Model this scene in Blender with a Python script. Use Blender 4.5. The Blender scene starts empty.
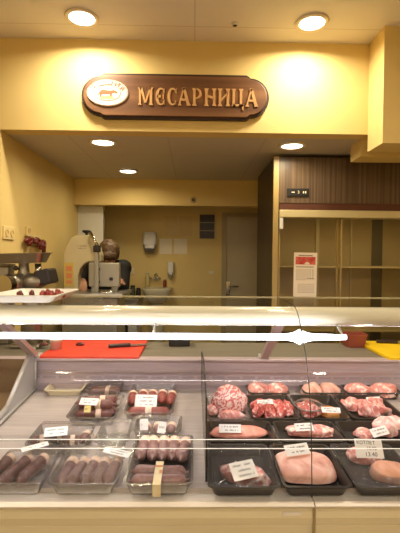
import bpy, bmesh, math, random
from mathutils import Vector, Matrix, noise
PI = math.pi
R = math.radians
sc = bpy.context.scene
COL = sc.collection
rng = random.Random(7)

# ------------------------------------------------------------------ camera
F = 410.0
EYE = Vector((0, 0, 1.5))
CAMROT = (Matrix.Rotation(R(-1.0), 4, 'Z') @ Matrix.Rotation(R(90 - 1.3), 4, 'X') @ Matrix.Rotation(R(0.5), 4, 'Z'))
cam_d = bpy.data.cameras.new('camera')
cam_d.sensor_fit = 'HORIZONTAL'
cam_d.sensor_width = 36
cam_d.lens = F / 400 * 36
cam_d.clip_start = 0.05
cam = bpy.data.objects.new('camera', cam_d)
cam.matrix_world = Matrix.Translation(EYE) @ CAMROT
COL.objects.link(cam)
sc.camera = cam


def ray(px, py):
    return CAMROT.to_3x3() @ Vector(((px - 200) / F, -(py - 266.5) / F, -1))


def PY(px, py, Y):
    """photo point -> place on the upright plane at distance Y"""
    d = ray(px, py)
    return EYE + d * (Y / d.y)


def PZ(px, py, z):
    d = ray(px, py)
    return EYE + d * ((z - EYE.z) / d.z)


# ------------------------------------------------------------------ materials
def c(r, g, b):
    f = lambda v: (v / 255 / 12.92) if v / 255 <= 0.04045 else ((v / 255 + 0.055) / 1.055) ** 2.4
    return (f(r), f(g), f(b), 1)


def base_mat(name):
    m = bpy.data.materials.new(name)
    m.use_nodes = True
    nt = m.node_tree
    bs = nt.nodes['Principled BSDF']
    return m, nt, bs


def mat(name, col, rough=0.5, metal=0.0, col2=None, scale=8, stretch=(1, 1, 1), bump=0.0, spec=0.5, lo=0.35, hi=0.65, detail=4, coat=0.0, emit=None, estr=0):
    m, nt, bs = base_mat(name)
    bs.inputs['Base Color'].default_value = col
    bs.inputs['Roughness'].default_value = rough
    bs.inputs['Metallic'].default_value = metal
    bs.inputs['Specular IOR Level'].default_value = spec
    if coat:
        bs.inputs['Coat Weight'].default_value = coat
        bs.inputs['Coat Roughness'].default_value = 0.08
    if emit:
        bs.inputs['Emission Color'].default_value = emit
        bs.inputs['Emission Strength'].default_value = estr
    if col2 is not None or bump:
        tc = nt.nodes.new('ShaderNodeTexCoord')
        mp = nt.nodes.new('ShaderNodeMapping')
        mp.inputs['Scale'].default_value = stretch
        nz = nt.nodes.new('ShaderNodeTexNoise')
        nz.inputs['Scale'].default_value = scale
        nz.inputs['Detail'].default_value = detail
        nt.links.new(tc.outputs['Object'], mp.inputs['Vector'])
        nt.links.new(mp.outputs['Vector'], nz.inputs['Vector'])
        if col2 is not None:
            cr = nt.nodes.new('ShaderNodeValToRGB')
            cr.color_ramp.elements[0].color = col
            cr.color_ramp.elements[0].position = lo
            cr.color_ramp.elements[1].color = col2
            cr.color_ramp.elements[1].position = hi
            nt.links.new(nz.outputs['Fac'], cr.inputs['Fac'])
            nt.links.new(cr.outputs['Color'], bs.inputs['Base Color'])
        if bump:
            bp = nt.nodes.new('ShaderNodeBump')
            bp.inputs['Strength'].default_value = bump
            bp.inputs['Distance'].default_value = 0.01
            nt.links.new(nz.outputs['Fac'], bp.inputs['Height'])
            nt.links.new(bp.outputs['Normal'], bs.inputs['Normal'])
    return m


def meat_mat(name, lean, fat, scale=18, lo=0.5, hi=0.62, rough=0.35, distort=1.5):
    m, nt, bs = base_mat(name)
    bs.inputs['Roughness'].default_value = rough
    bs.inputs['Specular IOR Level'].default_value = 0.5
    tc = nt.nodes.new('ShaderNodeTexCoord')
    nz = nt.nodes.new('ShaderNodeTexNoise')
    nz.inputs['Scale'].default_value = scale
    nz.inputs['Detail'].default_value = 3
    nz.inputs['Distortion'].default_value = distort
    cr = nt.nodes.new('ShaderNodeValToRGB')
    cr.color_ramp.elements[0].color = lean
    cr.color_ramp.elements[0].position = lo
    cr.color_ramp.elements[1].color = fat
    cr.color_ramp.elements[1].position = hi
    e = cr.color_ramp.elements.new(max(0.02, lo - 0.22))
    e.color = (lean[0] * 0.75, lean[1] * 0.6, lean[2] * 0.6, 1)
    nt.links.new(tc.outputs['Object'], nz.inputs['Vector'])
    nt.links.new(nz.outputs['Fac'], cr.inputs['Fac'])
    nt.links.new(cr.outputs['Color'], bs.inputs['Base Color'])
    bp = nt.nodes.new('ShaderNodeBump')
    bp.inputs['Strength'].default_value = 0.4
    bp.inputs['Distance'].default_value = 0.004
    nt.links.new(nz.outputs['Fac'], bp.inputs['Height'])
    nt.links.new(bp.outputs['Normal'], bs.inputs['Normal'])
    return m


def clear_mat(name, tint=(1, 1, 1, 1), gloss=0.08, rough=0.03, milky=0.0, milk=(0.9, 0.9, 0.9, 1), bump=0.0, scale=30, fres=1.0):
    """thin clear sheet: see-through, with a Fresnel gloss and an optional milky veil"""
    m = bpy.data.materials.new(name)
    m.use_nodes = True
    nt = m.node_tree
    nt.nodes.clear()
    out = nt.nodes.new('ShaderNodeOutputMaterial')
    tr = nt.nodes.new('ShaderNodeBsdfTransparent')
    tr.inputs['Color'].default_value = tint
    gl = nt.nodes.new('ShaderNodeBsdfGlossy')
    gl.inputs['Roughness'].default_value = rough
    lw = nt.nodes.new('ShaderNodeLayerWeight')
    lw.inputs['Blend'].default_value = 0.25
    mt = nt.nodes.new('ShaderNodeMath')
    mt.operation = 'MULTIPLY_ADD'
    mt.inputs[1].default_value = 0.75 * fres
    mt.inputs[2].default_value = gloss
    mt.use_clamp = True
    nt.links.new(lw.outputs['Fresnel'], mt.inputs[0])
    mx = nt.nodes.new('ShaderNodeMixShader')
    nt.links.new(mt.outputs[0], mx.inputs['Fac'])
    first = tr
    if milky:
        df = nt.nodes.new('ShaderNodeBsdfDiffuse')
        df.inputs['Color'].default_value = milk
        mm = nt.nodes.new('ShaderNodeMixShader')
        mm.inputs['Fac'].default_value = milky
        nt.links.new(tr.outputs[0], mm.inputs[1])
        nt.links.new(df.outputs[0], mm.inputs[2])
        first = mm
    nt.links.new(first.outputs[0], mx.inputs[1])
    nt.links.new(gl.outputs[0], mx.inputs[2])
    if bump:
        nz = nt.nodes.new('ShaderNodeTexNoise')
        nz.inputs['Scale'].default_value = scale
        bp = nt.nodes.new('ShaderNodeBump')
        bp.inputs['Strength'].default_value = bump
        bp.inputs['Distance'].default_value = 0.01
        nt.links.new(nz.outputs['Fac'], bp.inputs['Height'])
        nt.links.new(bp.outputs['Normal'], gl.inputs['Normal'])
    nt.links.new(mx.outputs[0], out.inputs['Surface'])
    return m


def emit_mat(name, col, s):
    m = bpy.data.materials.new(name)
    m.use_nodes = True
    nt = m.node_tree
    nt.nodes.clear()
    out = nt.nodes.new('ShaderNodeOutputMaterial')
    em = nt.nodes.new('ShaderNodeEmission')
    em.inputs['Color'].default_value = col
    em.inputs['Strength'].default_value = s
    nt.links.new(em.outputs[0], out.inputs['Surface'])
    return m


def stripe_mat(name, c1, c2, scale, rough=0.5, axis='X'):
    """wood-grain laminate with upright streaks"""
    m, nt, bs = base_mat(name)
    bs.inputs['Roughness'].default_value = rough
    tc = nt.nodes.new('ShaderNodeTexCoord')
    mp = nt.nodes.new('ShaderNodeMapping')
    mp.inputs['Scale'].default_value = (scale, scale, 0.6) if axis == 'X' else (0.8, scale, scale)
    nz = nt.nodes.new('ShaderNodeTexNoise')
    nz.inputs['Scale'].default_value = 1
    nz.inputs['Detail'].default_value = 5
    cr = nt.nodes.new('ShaderNodeValToRGB')
    cr.color_ramp.elements[0].color = c1
    cr.color_ramp.elements[0].position = 0.38
    cr.color_ramp.elements[1].color = c2
    cr.color_ramp.elements[1].position = 0.64
    nt.links.new(tc.outputs['Object'], mp.inputs[0])
    nt.links.new(mp.outputs[0], nz.inputs['Vector'])
    nt.links.new(nz.outputs['Fac'], cr.inputs['Fac'])
    nt.links.new(cr.outputs['Color'], bs.inputs['Base Color'])
    return m


def tile_mat(name, c1, c2, size, rough=0.6):
    m, nt, bs = base_mat(name)
    bs.inputs['Roughness'].default_value = rough
    tc = nt.nodes.new('ShaderNodeTexCoord')
    br = nt.nodes.new('ShaderNodeTexBrick')
    br.offset = 0
    br.inputs['Color1'].default_value = c1
    br.inputs['Color2'].default_value = c1
    br.inputs['Mortar'].default_value = c2
    br.inputs['Scale'].default_value = 1
    br.inputs['Mortar Size'].default_value = 0.004
    br.inputs['Brick Width'].default_value = size
    br.inputs['Row Height'].default_value = size
    nt.links.new(tc.outputs['Object'], br.inputs['Vector'])
    nt.links.new(br.outputs['Color'], bs.inputs['Base Color'])
    return m


M = dict(
    wall=mat('yellow_paint', c(231, 206, 137), 0.7, col2=c(226, 200, 130), scale=3, spec=0.3),
    ceil=tile_mat('ceiling_tiles', c(228, 220, 206), c(206, 196, 178), 1.2),
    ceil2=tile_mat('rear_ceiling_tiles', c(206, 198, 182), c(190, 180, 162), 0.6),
    floor=tile_mat('floor_tiles', c(120, 105, 85), c(80, 70, 55), 0.33, 0.35),
    door=mat('pale_door_paint', c(205, 190, 150), 0.5, col2=c(198, 182, 142), scale=3),
    doorframe=mat('door_frame_paint', c(178, 160, 118), 0.5),
    white=mat('white_plastic', c(225, 222, 212), 0.4),
    whitemetal=mat('white_enamel', c(215, 205, 178), 0.35, col2=c(208, 197, 170), scale=5),
    cream=mat('cream_enamel', c(232, 220, 188), 0.3, col2=c(226, 213, 180), scale=4, coat=0.3),
    canopy=mat('cream_canopy_enamel', c(244, 238, 218), 0.3, col2=c(240, 232, 208), scale=3, coat=0.4),
    bumper=mat('pale_bumper_plastic', c(246, 238, 228), 0.35),
    panel=mat('cream_front_panel', c(230, 218, 184), 0.4, col2=c(224, 211, 176), scale=3, stretch=(1, 1, 6)),
    groove=mat('panel_joint_brown', c(160, 140, 95), 0.5),  # brown joint line between the front panels
    steel=mat('brushed_steel', c(190, 188, 184), 0.35, 0.9, col2=c(170, 168, 164), scale=6, stretch=(1, 20, 20)),
    deck=mat('case_steel_deck', c(196, 186, 182), 0.4, 0.15, col2=c(184, 173, 170), scale=5, stretch=(1, 14, 14)),
    caseback=mat('case_rear_steel', c(196, 180, 184), 0.4, 0.15, col2=c(184, 167, 172), scale=4, stretch=(1, 14, 14)),
    bay=mat('brown_bay_lining', c(128, 104, 78), 0.5, col2=c(118, 94, 70), scale=4),
    slot=mat('dark_slot', c(168, 152, 158), 0.5),
    endpanel=mat('grey_end_panel', c(178, 176, 178), 0.45, col2=c(166, 164, 167), scale=3),
    endtrim=mat('end_panel_trim', c(205, 203, 200), 0.3, 0.3),
    post=mat('rose_grey_post', c(190, 172, 170), 0.4, 0.2),
    worktop=mat('steel_worktop', c(128, 120, 104), 0.6, 0.1, col2=c(118, 110, 96), scale=3, stretch=(1, 8, 8)),
    dark=mat('dark_plastic', c(38, 32, 30), 0.4),
    black=mat('black_rubber', c(22, 20, 20), 0.5),
    knife=mat('knife_handle_plastic', c(46, 30, 28), 0.4),
    red=mat('red_cutting_board_plastic', c(226, 72, 48), 0.5, col2=c(215, 62, 42), scale=9),
    yellow=mat('yellow_cutting_board_plastic', c(246, 208, 22), 0.5, col2=c(238, 196, 16), scale=9),
    redbrown=mat('red_brown_plastic', c(150, 70, 50), 0.5),
    glass=clear_mat('case_glass', (0.97, 0.98, 0.97, 1), 0.012, 0.01, fres=0.5),
    glassedge=mat('glass_edge_green', c(70, 74, 66), 0.2, spec=0.8),
    glassline=mat('glass_edge_pale', c(196, 184, 140), 0.3),
    divider=clear_mat('acrylic_divider', (0.94, 0.94, 0.95, 1), 0.03, 0.05),
    fridgeglass=clear_mat('fridge_door_glass', (0.95, 0.93, 0.86, 1), 0.015, 0.25, fres=0.3),
    clear=clear_mat('clear_tray_plastic', (0.985, 0.98, 0.985, 1), 0.05, 0.12, milky=0.04, bump=0.25, scale=22),
    lid=clear_mat('clear_lid_plastic', (0.99, 0.985, 0.99, 1), 0.03, 0.10, milky=0.025, milk=(0.95, 0.92, 0.93, 1), bump=0.35, scale=16),
    film=clear_mat('cling_film', (0.98, 0.98, 0.98, 1), 0.03, 0.06, milky=0.03, bump=0.5, scale=14),
    cleararc=clear_mat('clear_round_lid', (0.95, 0.94, 0.95, 1), 0.2, 0.1, milky=0.35),
    blacktray=mat('black_tray_plastic', c(42, 38, 38), 0.28, col2=c(50, 45, 44), scale=6),
    paper=mat('white_card', c(240, 238, 238), 0.6),
    bluepaper=mat('pale_blue_card', c(222, 236, 240), 0.6),
    ink=mat('dark_ink', c(52, 46, 52), 0.6),
    band=mat('cream_paper_band', c(232, 196, 170), 0.6, col2=c(240, 218, 200), scale=60),
    bandyellow=mat('yellow_paper_band', c(232, 208, 110), 0.6, col2=c(236, 222, 160), scale=60),
    tape=mat('pale_yellow_label_tape', c(224, 208, 164), 0.5, col2=c(232, 220, 186), scale=40),
    orange=mat('orange_print', c(220, 140, 96), 0.6),
    saus=mat('grey_brown_sausage_skin', c(136, 102, 100), 0.28, col2=c(158, 126, 124), scale=40, bump=0.3),
    sausdark=mat('dark_brown_sausage_skin', c(104, 62, 58), 0.3, col2=c(128, 82, 78), scale=40, bump=0.3),
    sausred=mat('red_brown_sausage_skin', c(132, 58, 52), 0.3, col2=c(152, 72, 64), scale=40, bump=0.3),
    wood=stripe_mat('oiled_sign_wood', c(98, 62, 34), c(132, 90, 50), 16, 0.45, axis='Z'),
    woodedge=mat('dark_sign_edge', c(52, 30, 18), 0.5),
    gold=mat('carved_gold_letter', c(214, 168, 110), 0.45, col2=c(200, 152, 94), scale=30),
    emblem=mat('emblem_white', c(226, 216, 196), 0.4),
    brown=mat('emblem_brown_ink', c(128, 52, 30), 0.5),
    emblemred=mat('emblem_red_picture', c(214, 84, 44), 0.5),
    emblemyel=mat('emblem_yellow_picture', c(240, 206, 110), 0.5),
    laminate=stripe_mat('dark_streaked_laminate', c(80, 62, 45), c(110, 89, 66), 60, 0.4),
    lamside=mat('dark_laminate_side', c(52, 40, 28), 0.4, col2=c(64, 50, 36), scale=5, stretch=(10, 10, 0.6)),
    redstrip=mat('red_brown_strip', c(88, 46, 28), 0.45),
    rail=mat('pale_fridge_rail', c(206, 192, 146), 0.35, 0.2),
    trim=mat('beige_edge_trim', c(176, 150, 92), 0.4),
    fridgein=mat('fridge_inside_beige', c(200, 178, 124), 0.6, col2=c(186, 164, 110), scale=2),
    fridgedark=mat('fridge_dark_strip', c(92, 82, 50), 0.5),  # dark strip on the fridge back wall
    digit=mat('pale_display_digits', c(220, 200, 160), 0.5, emit=c(230, 200, 160), estr=0.6),
    ventdark=mat('dark_vent_plate', c(52, 38, 24), 0.45),
    chrome=mat('chrome', c(200, 196, 190), 0.12, 1.0),
    castiron=mat('cast_grinder_metal', c(150, 142, 124), 0.35, 0.8),
    sawcream=mat('cream_saw_cover', c(212, 200, 160), 0.35, col2=c(206, 193, 152), scale=4),
    sawsteel=mat('saw_steel', c(172, 168, 152), 0.35, 0.55),
    sticker=mat('yellow_sticker', c(214, 186, 92), 0.5),
    pepper=mat('dark_red_dried_pepper', c(92, 24, 20), 0.35, col2=c(120, 34, 26), scale=30),
    stem=mat('pale_green_stem', c(170, 150, 90), 0.6),
    skin=mat('skin', c(190, 140, 108), 0.5, col2=c(182, 130, 98), scale=20),
    hair=mat('brown_hair', c(84, 62, 40), 0.5, col2=c(112, 86, 58), scale=60, bump=0.6),
    jacket=mat('black_jacket_cloth', c(24, 22, 22), 0.8, col2=c(32, 29, 28), scale=25),
    trousers=mat('dark_trouser_cloth', c(40, 38, 40), 0.8),
    pinkred=meat_mat('marbled_red_pork', c(202, 98, 98), c(246, 218, 212), 30, 0.46, 0.55, distort=3.5),
    redmeat=meat_mat('red_meat', c(200, 96, 92), c(242, 200, 192), 34, 0.50, 0.60, distort=1.5),
    pink=meat_mat('pink_pork', c(226, 148, 140), c(248, 220, 212), 24, 0.48, 0.62, distort=2.0),
    palepink=meat_mat('pale_pink_pork', c(236, 180, 164), c(246, 214, 204), 12, 0.48, 0.72),
    slabpink=meat_mat('salmon_pink_pork', c(226, 146, 130), c(238, 172, 156), 14, 0.45, 0.7),
    chicken=meat_mat('peach_poultry_skin', c(234, 172, 144), c(240, 190, 166), 14, 0.45, 0.7),
    whitefat=meat_mat('white_pink_fat', c(230, 168, 166), c(246, 224, 220), 20, 0.42, 0.6),
    schnitzel=meat_mat('golden_yellow_meat', c(190, 122, 58), c(214, 152, 86), 40, 0.45, 0.65),
    darkredmeat=meat_mat('dark_red_meat', c(140, 46, 42), c(196, 110, 96), 60, 0.5, 0.7),
    darkmeat=meat_mat('dark_red_meat_scrap', c(96, 28, 22), c(150, 70, 58), 60, 0.5, 0.7),
    bottle=mat('pale_bottle_plastic', c(206, 190, 130), 0.35),
    green=mat('dull_green_plastic', c(70, 74, 48), 0.5),
    sinkmat=mat('white_ceramic', c(222, 212, 180), 0.15),
    sheet=mat('pale_wall_sheet', c(240, 228, 196), 0.5),
    sheetfaint=mat('faint_wall_sheet', c(218, 192, 124), 0.5),
    calpic=mat('red_calendar_picture', c(186, 52, 40), 0.5, col2=c(214, 104, 84), scale=60),
    calpaper=mat('calendar_paper', c(236, 222, 200), 0.6),
    calink=mat('calendar_grey_print', c(150, 132, 112), 0.6),
    diffuser=emit_mat('downlight_glow', (1.0, 0.93, 0.78, 1), 9.0),
    ring=mat('downlight_ring', c(235, 222, 190), 0.35),
    tube=emit_mat('fill_reflection_glow', (0.97, 0.95, 1.0, 1), 9.5),  # glow of the reflection tubes and the added ceiling strip
    strip=emit_mat('case_strip_glow', (0.97, 0.93, 1.0, 1), 27.0),
    socket=mat('socket_plastic', c(230, 208, 148), 0.5),
    reflline=mat('strip_reflection_glow', c(250, 246, 238), 0.2, emit=(1, .96, .92, 1), estr=0.55),  # glow that paints lamp-strip reflections on the front glass
)


# ------------------------------------------------------------------ object helpers
def WM(o):
    m = o.matrix_basis.copy()
    p = o.parent
    while p:
        m = p.matrix_basis @ m
        p = p.parent
    return m


def obj(name, bm, m, parent=None, smooth=False, bevel=0.0):
    """link one mesh object; bm is in world coordinates and is moved into the parent's frame"""
    bmesh.ops.recalc_face_normals(bm, faces=bm.faces[:])
    me = bpy.data.meshes.new(name)
    if parent is not None:
        bm.transform(WM(parent).inverted())
    else:
        # origin at the base of the thing
        if bm.verts:
            xs = [v.co.x for v in bm.verts]; ys = [v.co.y for v in bm.verts]; zs = [v.co.z for v in bm.verts]
            off = Vector(((min(xs) + max(xs)) / 2, (min(ys) + max(ys)) / 2, min(zs)))
            bm.transform(Matrix.Translation(-off))
    bm.to_mesh(me)
    bm.free()
    if smooth:
        for p in me.polygons:
            p.use_smooth = True
    if m is not None:
        me.materials.append(m)
    o = bpy.data.objects.new(name, me)
    COL.objects.link(o)
    if parent is not None:
        o.parent = parent
    else:
        o.location = off
    if bevel:
        md = o.modifiers.new('bevel', 'BEVEL')
        md.width = bevel
        md.segments = 2
        md.limit_method = 'ANGLE'
    return o


def tag(o, label, cat, group=None):
    o['label'] = label
    o['category'] = cat
    if group:
        o['group'] = group
    return o


def thing(name, label, cat, loc=(0, 0, 0), group=None, mtx=None):
    o = bpy.data.objects.new(name, None)
    o.empty_display_size = 0.05
    COL.objects.link(o)
    if mtx is not None:
        o.matrix_basis = mtx
    else:
        o.location = loc
    return tag(o, label, cat, group)


def struct(name, bm, m, parent=None, **k):
    o = obj(name, bm, m, parent, **k)
    if parent is None:
        o['kind'] = 'structure'
    return o


def dup(root, mtx, label, group=None, category=None):
    r = root.copy()
    COL.objects.link(r)
    r.matrix_basis = mtx
    r['label'] = label
    if group:
        r['group'] = group
    if category:
        r['category'] = category
    for ch in list(root.children):
        k = ch.copy()
        COL.objects.link(k)
        k.parent = r
    return r


# ------------------------------------------------------------------ shape helpers
def B():
    return bmesh.new()


def box(bm, x0, x1, y0, y1, z0, z1, mtx=None):
    vs = [bm.verts.new(Vector(p)) for p in [(x0, y0, z0), (x1, y0, z0), (x1, y1, z0), (x0, y1, z0), (x0, y0, z1), (x1, y0, z1), (x1, y1, z1), (x0, y1, z1)]]
    for f in [(0, 3, 2, 1), (4, 5, 6, 7), (0, 1, 5, 4), (1, 2, 6, 5), (2, 3, 7, 6), (3, 0, 4, 7)]:
        bm.faces.new([vs[i] for i in f])
    if mtx is not None:
        bmesh.ops.transform(bm, matrix=mtx, verts=vs)
    return bm


def bx(*a, **k):
    return box(B(), *a, **k)


def pbox(px0, py0, px1, py1, Y0, Y1):
    """box whose front face at Y0 spans the given photo rectangle"""
    a = PY(px0, py0, Y0)
    b = PY(px1, py1, Y0)
    return bx(min(a.x, b.x), max(a.x, b.x), Y0, Y1, min(a.z, b.z), max(a.z, b.z))


def limb(bm, p0, p1, r0, r1, seg=14, caps=True):
    p0, p1 = Vector(p0), Vector(p1)
    d = p1 - p0
    q = d.to_track_quat('Z', 'Y').to_matrix().to_4x4()
    rings = []
    for p, r in ((p0, r0), (p1, r1)):
        rings.append([bm.verts.new(p + q.to_3x3() @ Vector((math.cos(2 * PI * i / seg) * r, math.sin(2 * PI * i / seg) * r, 0))) for i in range(seg)])
    for i in range(seg):
        bm.faces.new([rings[0][i], rings[0][(i + 1) % seg], rings[1][(i + 1) % seg], rings[1][i]])
    if caps:
        bm.faces.new(rings[0][::-1])
        bm.faces.new(rings[1])
    return bm


def ell(bm, cen, r, sub=3, mtx=None):
    res = bmesh.ops.create_icosphere(bm, subdivisions=sub, radius=1)
    m = Matrix.Translation(cen) @ (mtx or Matrix()) @ Matrix.Diagonal((r[0], r[1], r[2], 1))
    bmesh.ops.transform(bm, matrix=m, verts=res['verts'])
    return bm


def lathe(bm, prof, mtx=None, seg=24, close=True):
    """profile [(r,z)...] spun about local Z"""
    mtx = mtx or Matrix()
    rings = []
    for r, z in prof:
        rings.append([bm.verts.new(mtx @ Vector((math.cos(2 * PI * i / seg) * r, math.sin(2 * PI * i / seg) * r, z))) for i in range(seg)])
    for a, b in zip(rings, rings[1:]):
        for i in range(seg):
            bm.faces.new([a[i], a[(i + 1) % seg], b[(i + 1) % seg], b[i]])
    if close:
        if prof[0][0] > 1e-4:
            bm.faces.new(rings[0][::-1])
        if prof[-1][0] > 1e-4:
            bm.faces.new(rings[-1])
    return bm


def prism(bm, pts, mtx, depth):
    """polygon pts in local xy, extruded along local z by depth"""
    a = [bm.verts.new(mtx @ Vector((x, y, 0))) for x, y in pts]
    b = [bm.verts.new(mtx @ Vector((x, y, depth))) for x, y in pts]
    n = len(pts)
    bm.faces.new(a[::-1])
    bm.faces.new(b)
    for i in range(n):
        bm.faces.new([a[i], a[(i + 1) % n], b[(i + 1) % n], b[i]])
    return bm


def extr(bm, prof, x0, x1, closed=True):
    """profile [(y,z)...] pushed along X"""
    a = [bm.verts.new((x0, y, z)) for y, z in prof]
    b = [bm.verts.new((x1, y, z)) for y, z in prof]
    n = len(prof)
    for i in range(n if closed else n - 1):
        j = (i + 1) % n
        bm.faces.new([a[i], a[j], b[j], b[i]])
    if closed:
        bm.faces.new(a[::-1])
        bm.faces.new(b)
    return bm


def tubepath(bm, pts, r, seg=8):
    for a, b in zip(pts, pts[1:]):
        limb(bm, a, b, r, r, seg)
    for p in pts[1:-1]:
        ell(bm, p, (r, r, r), 1)
    return bm


def rrect(w, d, r, n=5):
    pts = []
    for cx, cy, a0 in ((w / 2 - r, d / 2 - r, 0), (-w / 2 + r, d / 2 - r, 90), (-w / 2 + r, -d / 2 + r, 180), (w / 2 - r, -d / 2 + r, 270)):
        for i in range(n + 1):
            a = R(a0 + 90 * i / n)
            pts.append((cx + r * math.cos(a), cy + r * math.sin(a)))
    return pts


def loft(bm, loops, mtx=None, cap0=False, cap1=False):
    mtx = mtx or Matrix()
    L = [[bm.verts.new(mtx @ Vector(p)) for p in lp] for lp in loops]
    for a, b in zip(L, L[1:]):
        n = len(a)
        for i in range(n):
            bm.faces.new([a[i], a[(i + 1) % n], b[(i + 1) % n], b[i]])
    if cap0:
        bm.faces.new(L[0][::-1])
    if cap1:
        bm.faces.new(L[-1])
    return bm


def text_bm(s, size, mtx, depth=0.0005, align='CENTER'):
    cu = bpy.data.curves.new('t', 'FONT')
    cu.body = s
    cu.size = size
    cu.extrude = depth
    cu.align_x = align
    cu.align_y = 'CENTER'
    cu.resolution_u = 3
    o = bpy.data.objects.new('t', cu)
    COL.objects.link(o)
    dg = bpy.context.evaluated_depsgraph_get()
    me = bpy.data.meshes.new_from_object(o.evaluated_get(dg))
    bm = B()
    bm.from_mesh(me)
    bm.transform(mtx)
    bpy.data.objects.remove(o)
    bpy.data.curves.remove(cu)
    bpy.data.meshes.remove(me)
    return bm


def join(bm, other):
    me = bpy.data.meshes.new('j')
    other.to_mesh(me)
    other.free()
    bm.from_mesh(me)
    bpy.data.meshes.remove(me)
    return bm


def remeshed(bm, voxel):
    """fuse overlapping forms into one continuous skin"""
    me = bpy.data.meshes.new('rm')
    bm.to_mesh(me)
    bm.free()
    o = bpy.data.objects.new('rm', me)
    COL.objects.link(o)
    md = o.modifiers.new('r', 'REMESH')
    md.mode = 'VOXEL'
    md.voxel_size = voxel
    sm = o.modifiers.new('s', 'SMOOTH')
    sm.iterations = 4
    dg = bpy.context.evaluated_depsgraph_get()
    m2 = bpy.data.meshes.new_from_object(o.evaluated_get(dg))
    b2 = B()
    b2.from_mesh(m2)
    bpy.data.objects.remove(o)
    bpy.data.meshes.remove(me)
    bpy.data.meshes.remove(m2)
    return b2


FRONT = Matrix(((1, 0, 0, 0), (0, 0, 1, 0), (0, 1, 0, 0), (0, 0, 0, 1)))  # local xy -> world xz, local z -> +Y


def facing(x, y, z):
    """frame on an upright surface facing the customer: local x right, y up, z toward the customer"""
    return Matrix.Translation((x, y, z)) @ Matrix.Rotation(PI / 2, 4, 'X')


# ------------------------------------------------------------------ the setting
YB = 2.40                                   # bulkhead plane
HC = PY(190, 41, YB).z                      # shop ceiling
HL = PY(190, 132, YB).z                     # lower ceiling behind the bulkhead
XL = PY(0, 130, YB).x                       # left wall of the preparation area
YBEAM = 3.88
HBEAM = PY(170, 205.5, YBEAM).z
YBACK = 4.5
XR = 2.0
Y0 = -2.6
XS = 2.3
struct('floor', bx(-XS - .1, XS + .1, Y0 - .1, YBACK + .1, -0.1, 0), M['floor'])
struct('ceiling', bx(-XS - .1, XS + .1, Y0 - .1, YB, HC, HC + .1), M['ceil'])
struct('ceiling_rear', bx(XL - .1, XR + .1, YB + .1, YBACK + .1, HL, HL + .1), M['ceil2'])
struct('wall_bulkhead', bx(XL, XR + .1, YB, YB + .1, HL, HC + .1), M['wall'])
struct('wall_left', bx(XL - .1, XL, YB, YBACK + .1, 0, HC + .1), M['wall'])
struct('wall_left_return', bx(-XS - .1, XL - .1, YB, YB + .1, 0, HC + .1), M['wall'])
struct('wall_left_shop', bx(-XS - .1, -XS, Y0, YB, 0, HC), M['wall'])
struct('wall_back', bx(XL, XR, YBACK, YBACK + .1, 0, HL), M['wall'])
struct('wall_right', bx(XR, XR + .1, YB + .1, YBACK + .1, 0, HL), M['wall'])
struct('wall_right_return', bx(XR, XS + .1, YB, YB + .1, 0, HC + .1), M['wall'])
struct('wall_right_shop', bx(XS, XS + .1, Y0, YB, 0, HC), M['wall'])
struct('wall_front', bx(-XS - .1, XS + .1, Y0 - .1, Y0, 0, HC), M['wall'])
struct('trim_1', bx(XL, XR, YBEAM, YBEAM + .10, HBEAM, HL), M['wall'])        # beam across the back
rb = PY(382.5, 143, 2.21)
struct('trim_2', bx(rb.x, XR, 2.21, YB, rb.z, HC), M['wall'])       # boxed-in soffit on the right
struct('trim_3', bx(rb.x, XR, YB + .1, 2.66, rb.z, HL), M['wall'])
pw = PY(103, 250, 4.0)
struct('trim_4', bx(XL, pw.x, 4.0, 4.05, 0, HL), M['white'])      # white boxed column in the corner

# back door
a = PY(223, 213, YBACK)
b_ = PY(270, 300, YBACK)
d1 = thing('door_1', 'pale door in the back wall', 'door', (a.x, YBACK, 0))
for k in ('label', 'category'):
    del d1[k]
d1['kind'] = 'structure'
DW = 0.62
obj('door_leaf', bx(a.x + .04, a.x + DW, YBACK - .02, YBACK, 0.005, a.z - .04), M['door'], d1, bevel=.003)
fr = bx(a.x - .01, a.x + .04, YBACK - .035, YBACK, 0, a.z)
box(fr, a.x + DW, a.x + DW + .05, YBACK - .035, YBACK, 0, a.z)
box(fr, a.x + .04, a.x + DW, YBACK - .035, YBACK, a.z - .04, a.z)
obj('door_frame', fr, M['doorframe'], d1)
h = PY(228, 286, YBACK)
hb = limb(B(), (h.x, YBACK - .02, h.z), (h.x, YBACK - .06, h.z), .012, .012)
limb(hb, (h.x, YBACK - .06, h.z), (h.x + .11, YBACK - .06, h.z), .009, .009)
box(hb, h.x - .02, h.x + .02, YBACK - .026, YBACK - .02, h.z - .1, h.z + .05)
obj('door_handle', hb, M['chrome'], d1)

# ------------------------------------------------------------------ ceiling lights
def downlight(p, label, power, rear=False, group=None):
    t = thing('ceiling_light', label, 'light', (p.x, p.y, p.z), group)
    obj('trim_ring', lathe(B(), [(.066, -.002), (.083, -.002), (.088, -.006), (.086, -.011), (.072, -.013), (.066, -.009)], Matrix.Translation(p), 32, close=False), M['ring'], t, True)
    obj('diffuser', lathe(B(), [(0.0001, -.011), (.05, -.0105), (.066, -.007), (.066, -.001), (0.0001, -.001)], Matrix.Translation(p), 32), M['diffuser'], t, True)
    l = bpy.data.lights.new('downlight', 'AREA')
    l.shape = 'DISK'
    l.size = 0.13
    l.energy = power
    l.color = (1.0, 0.84, 0.55) if rear else (1.0, 0.87, 0.66)
    l.spread = R(165)
    lo = bpy.data.objects.new('downlight_lamp', l)
    lo.location = (p.x, p.y, p.z - .02)
    COL.objects.link(lo)


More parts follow.
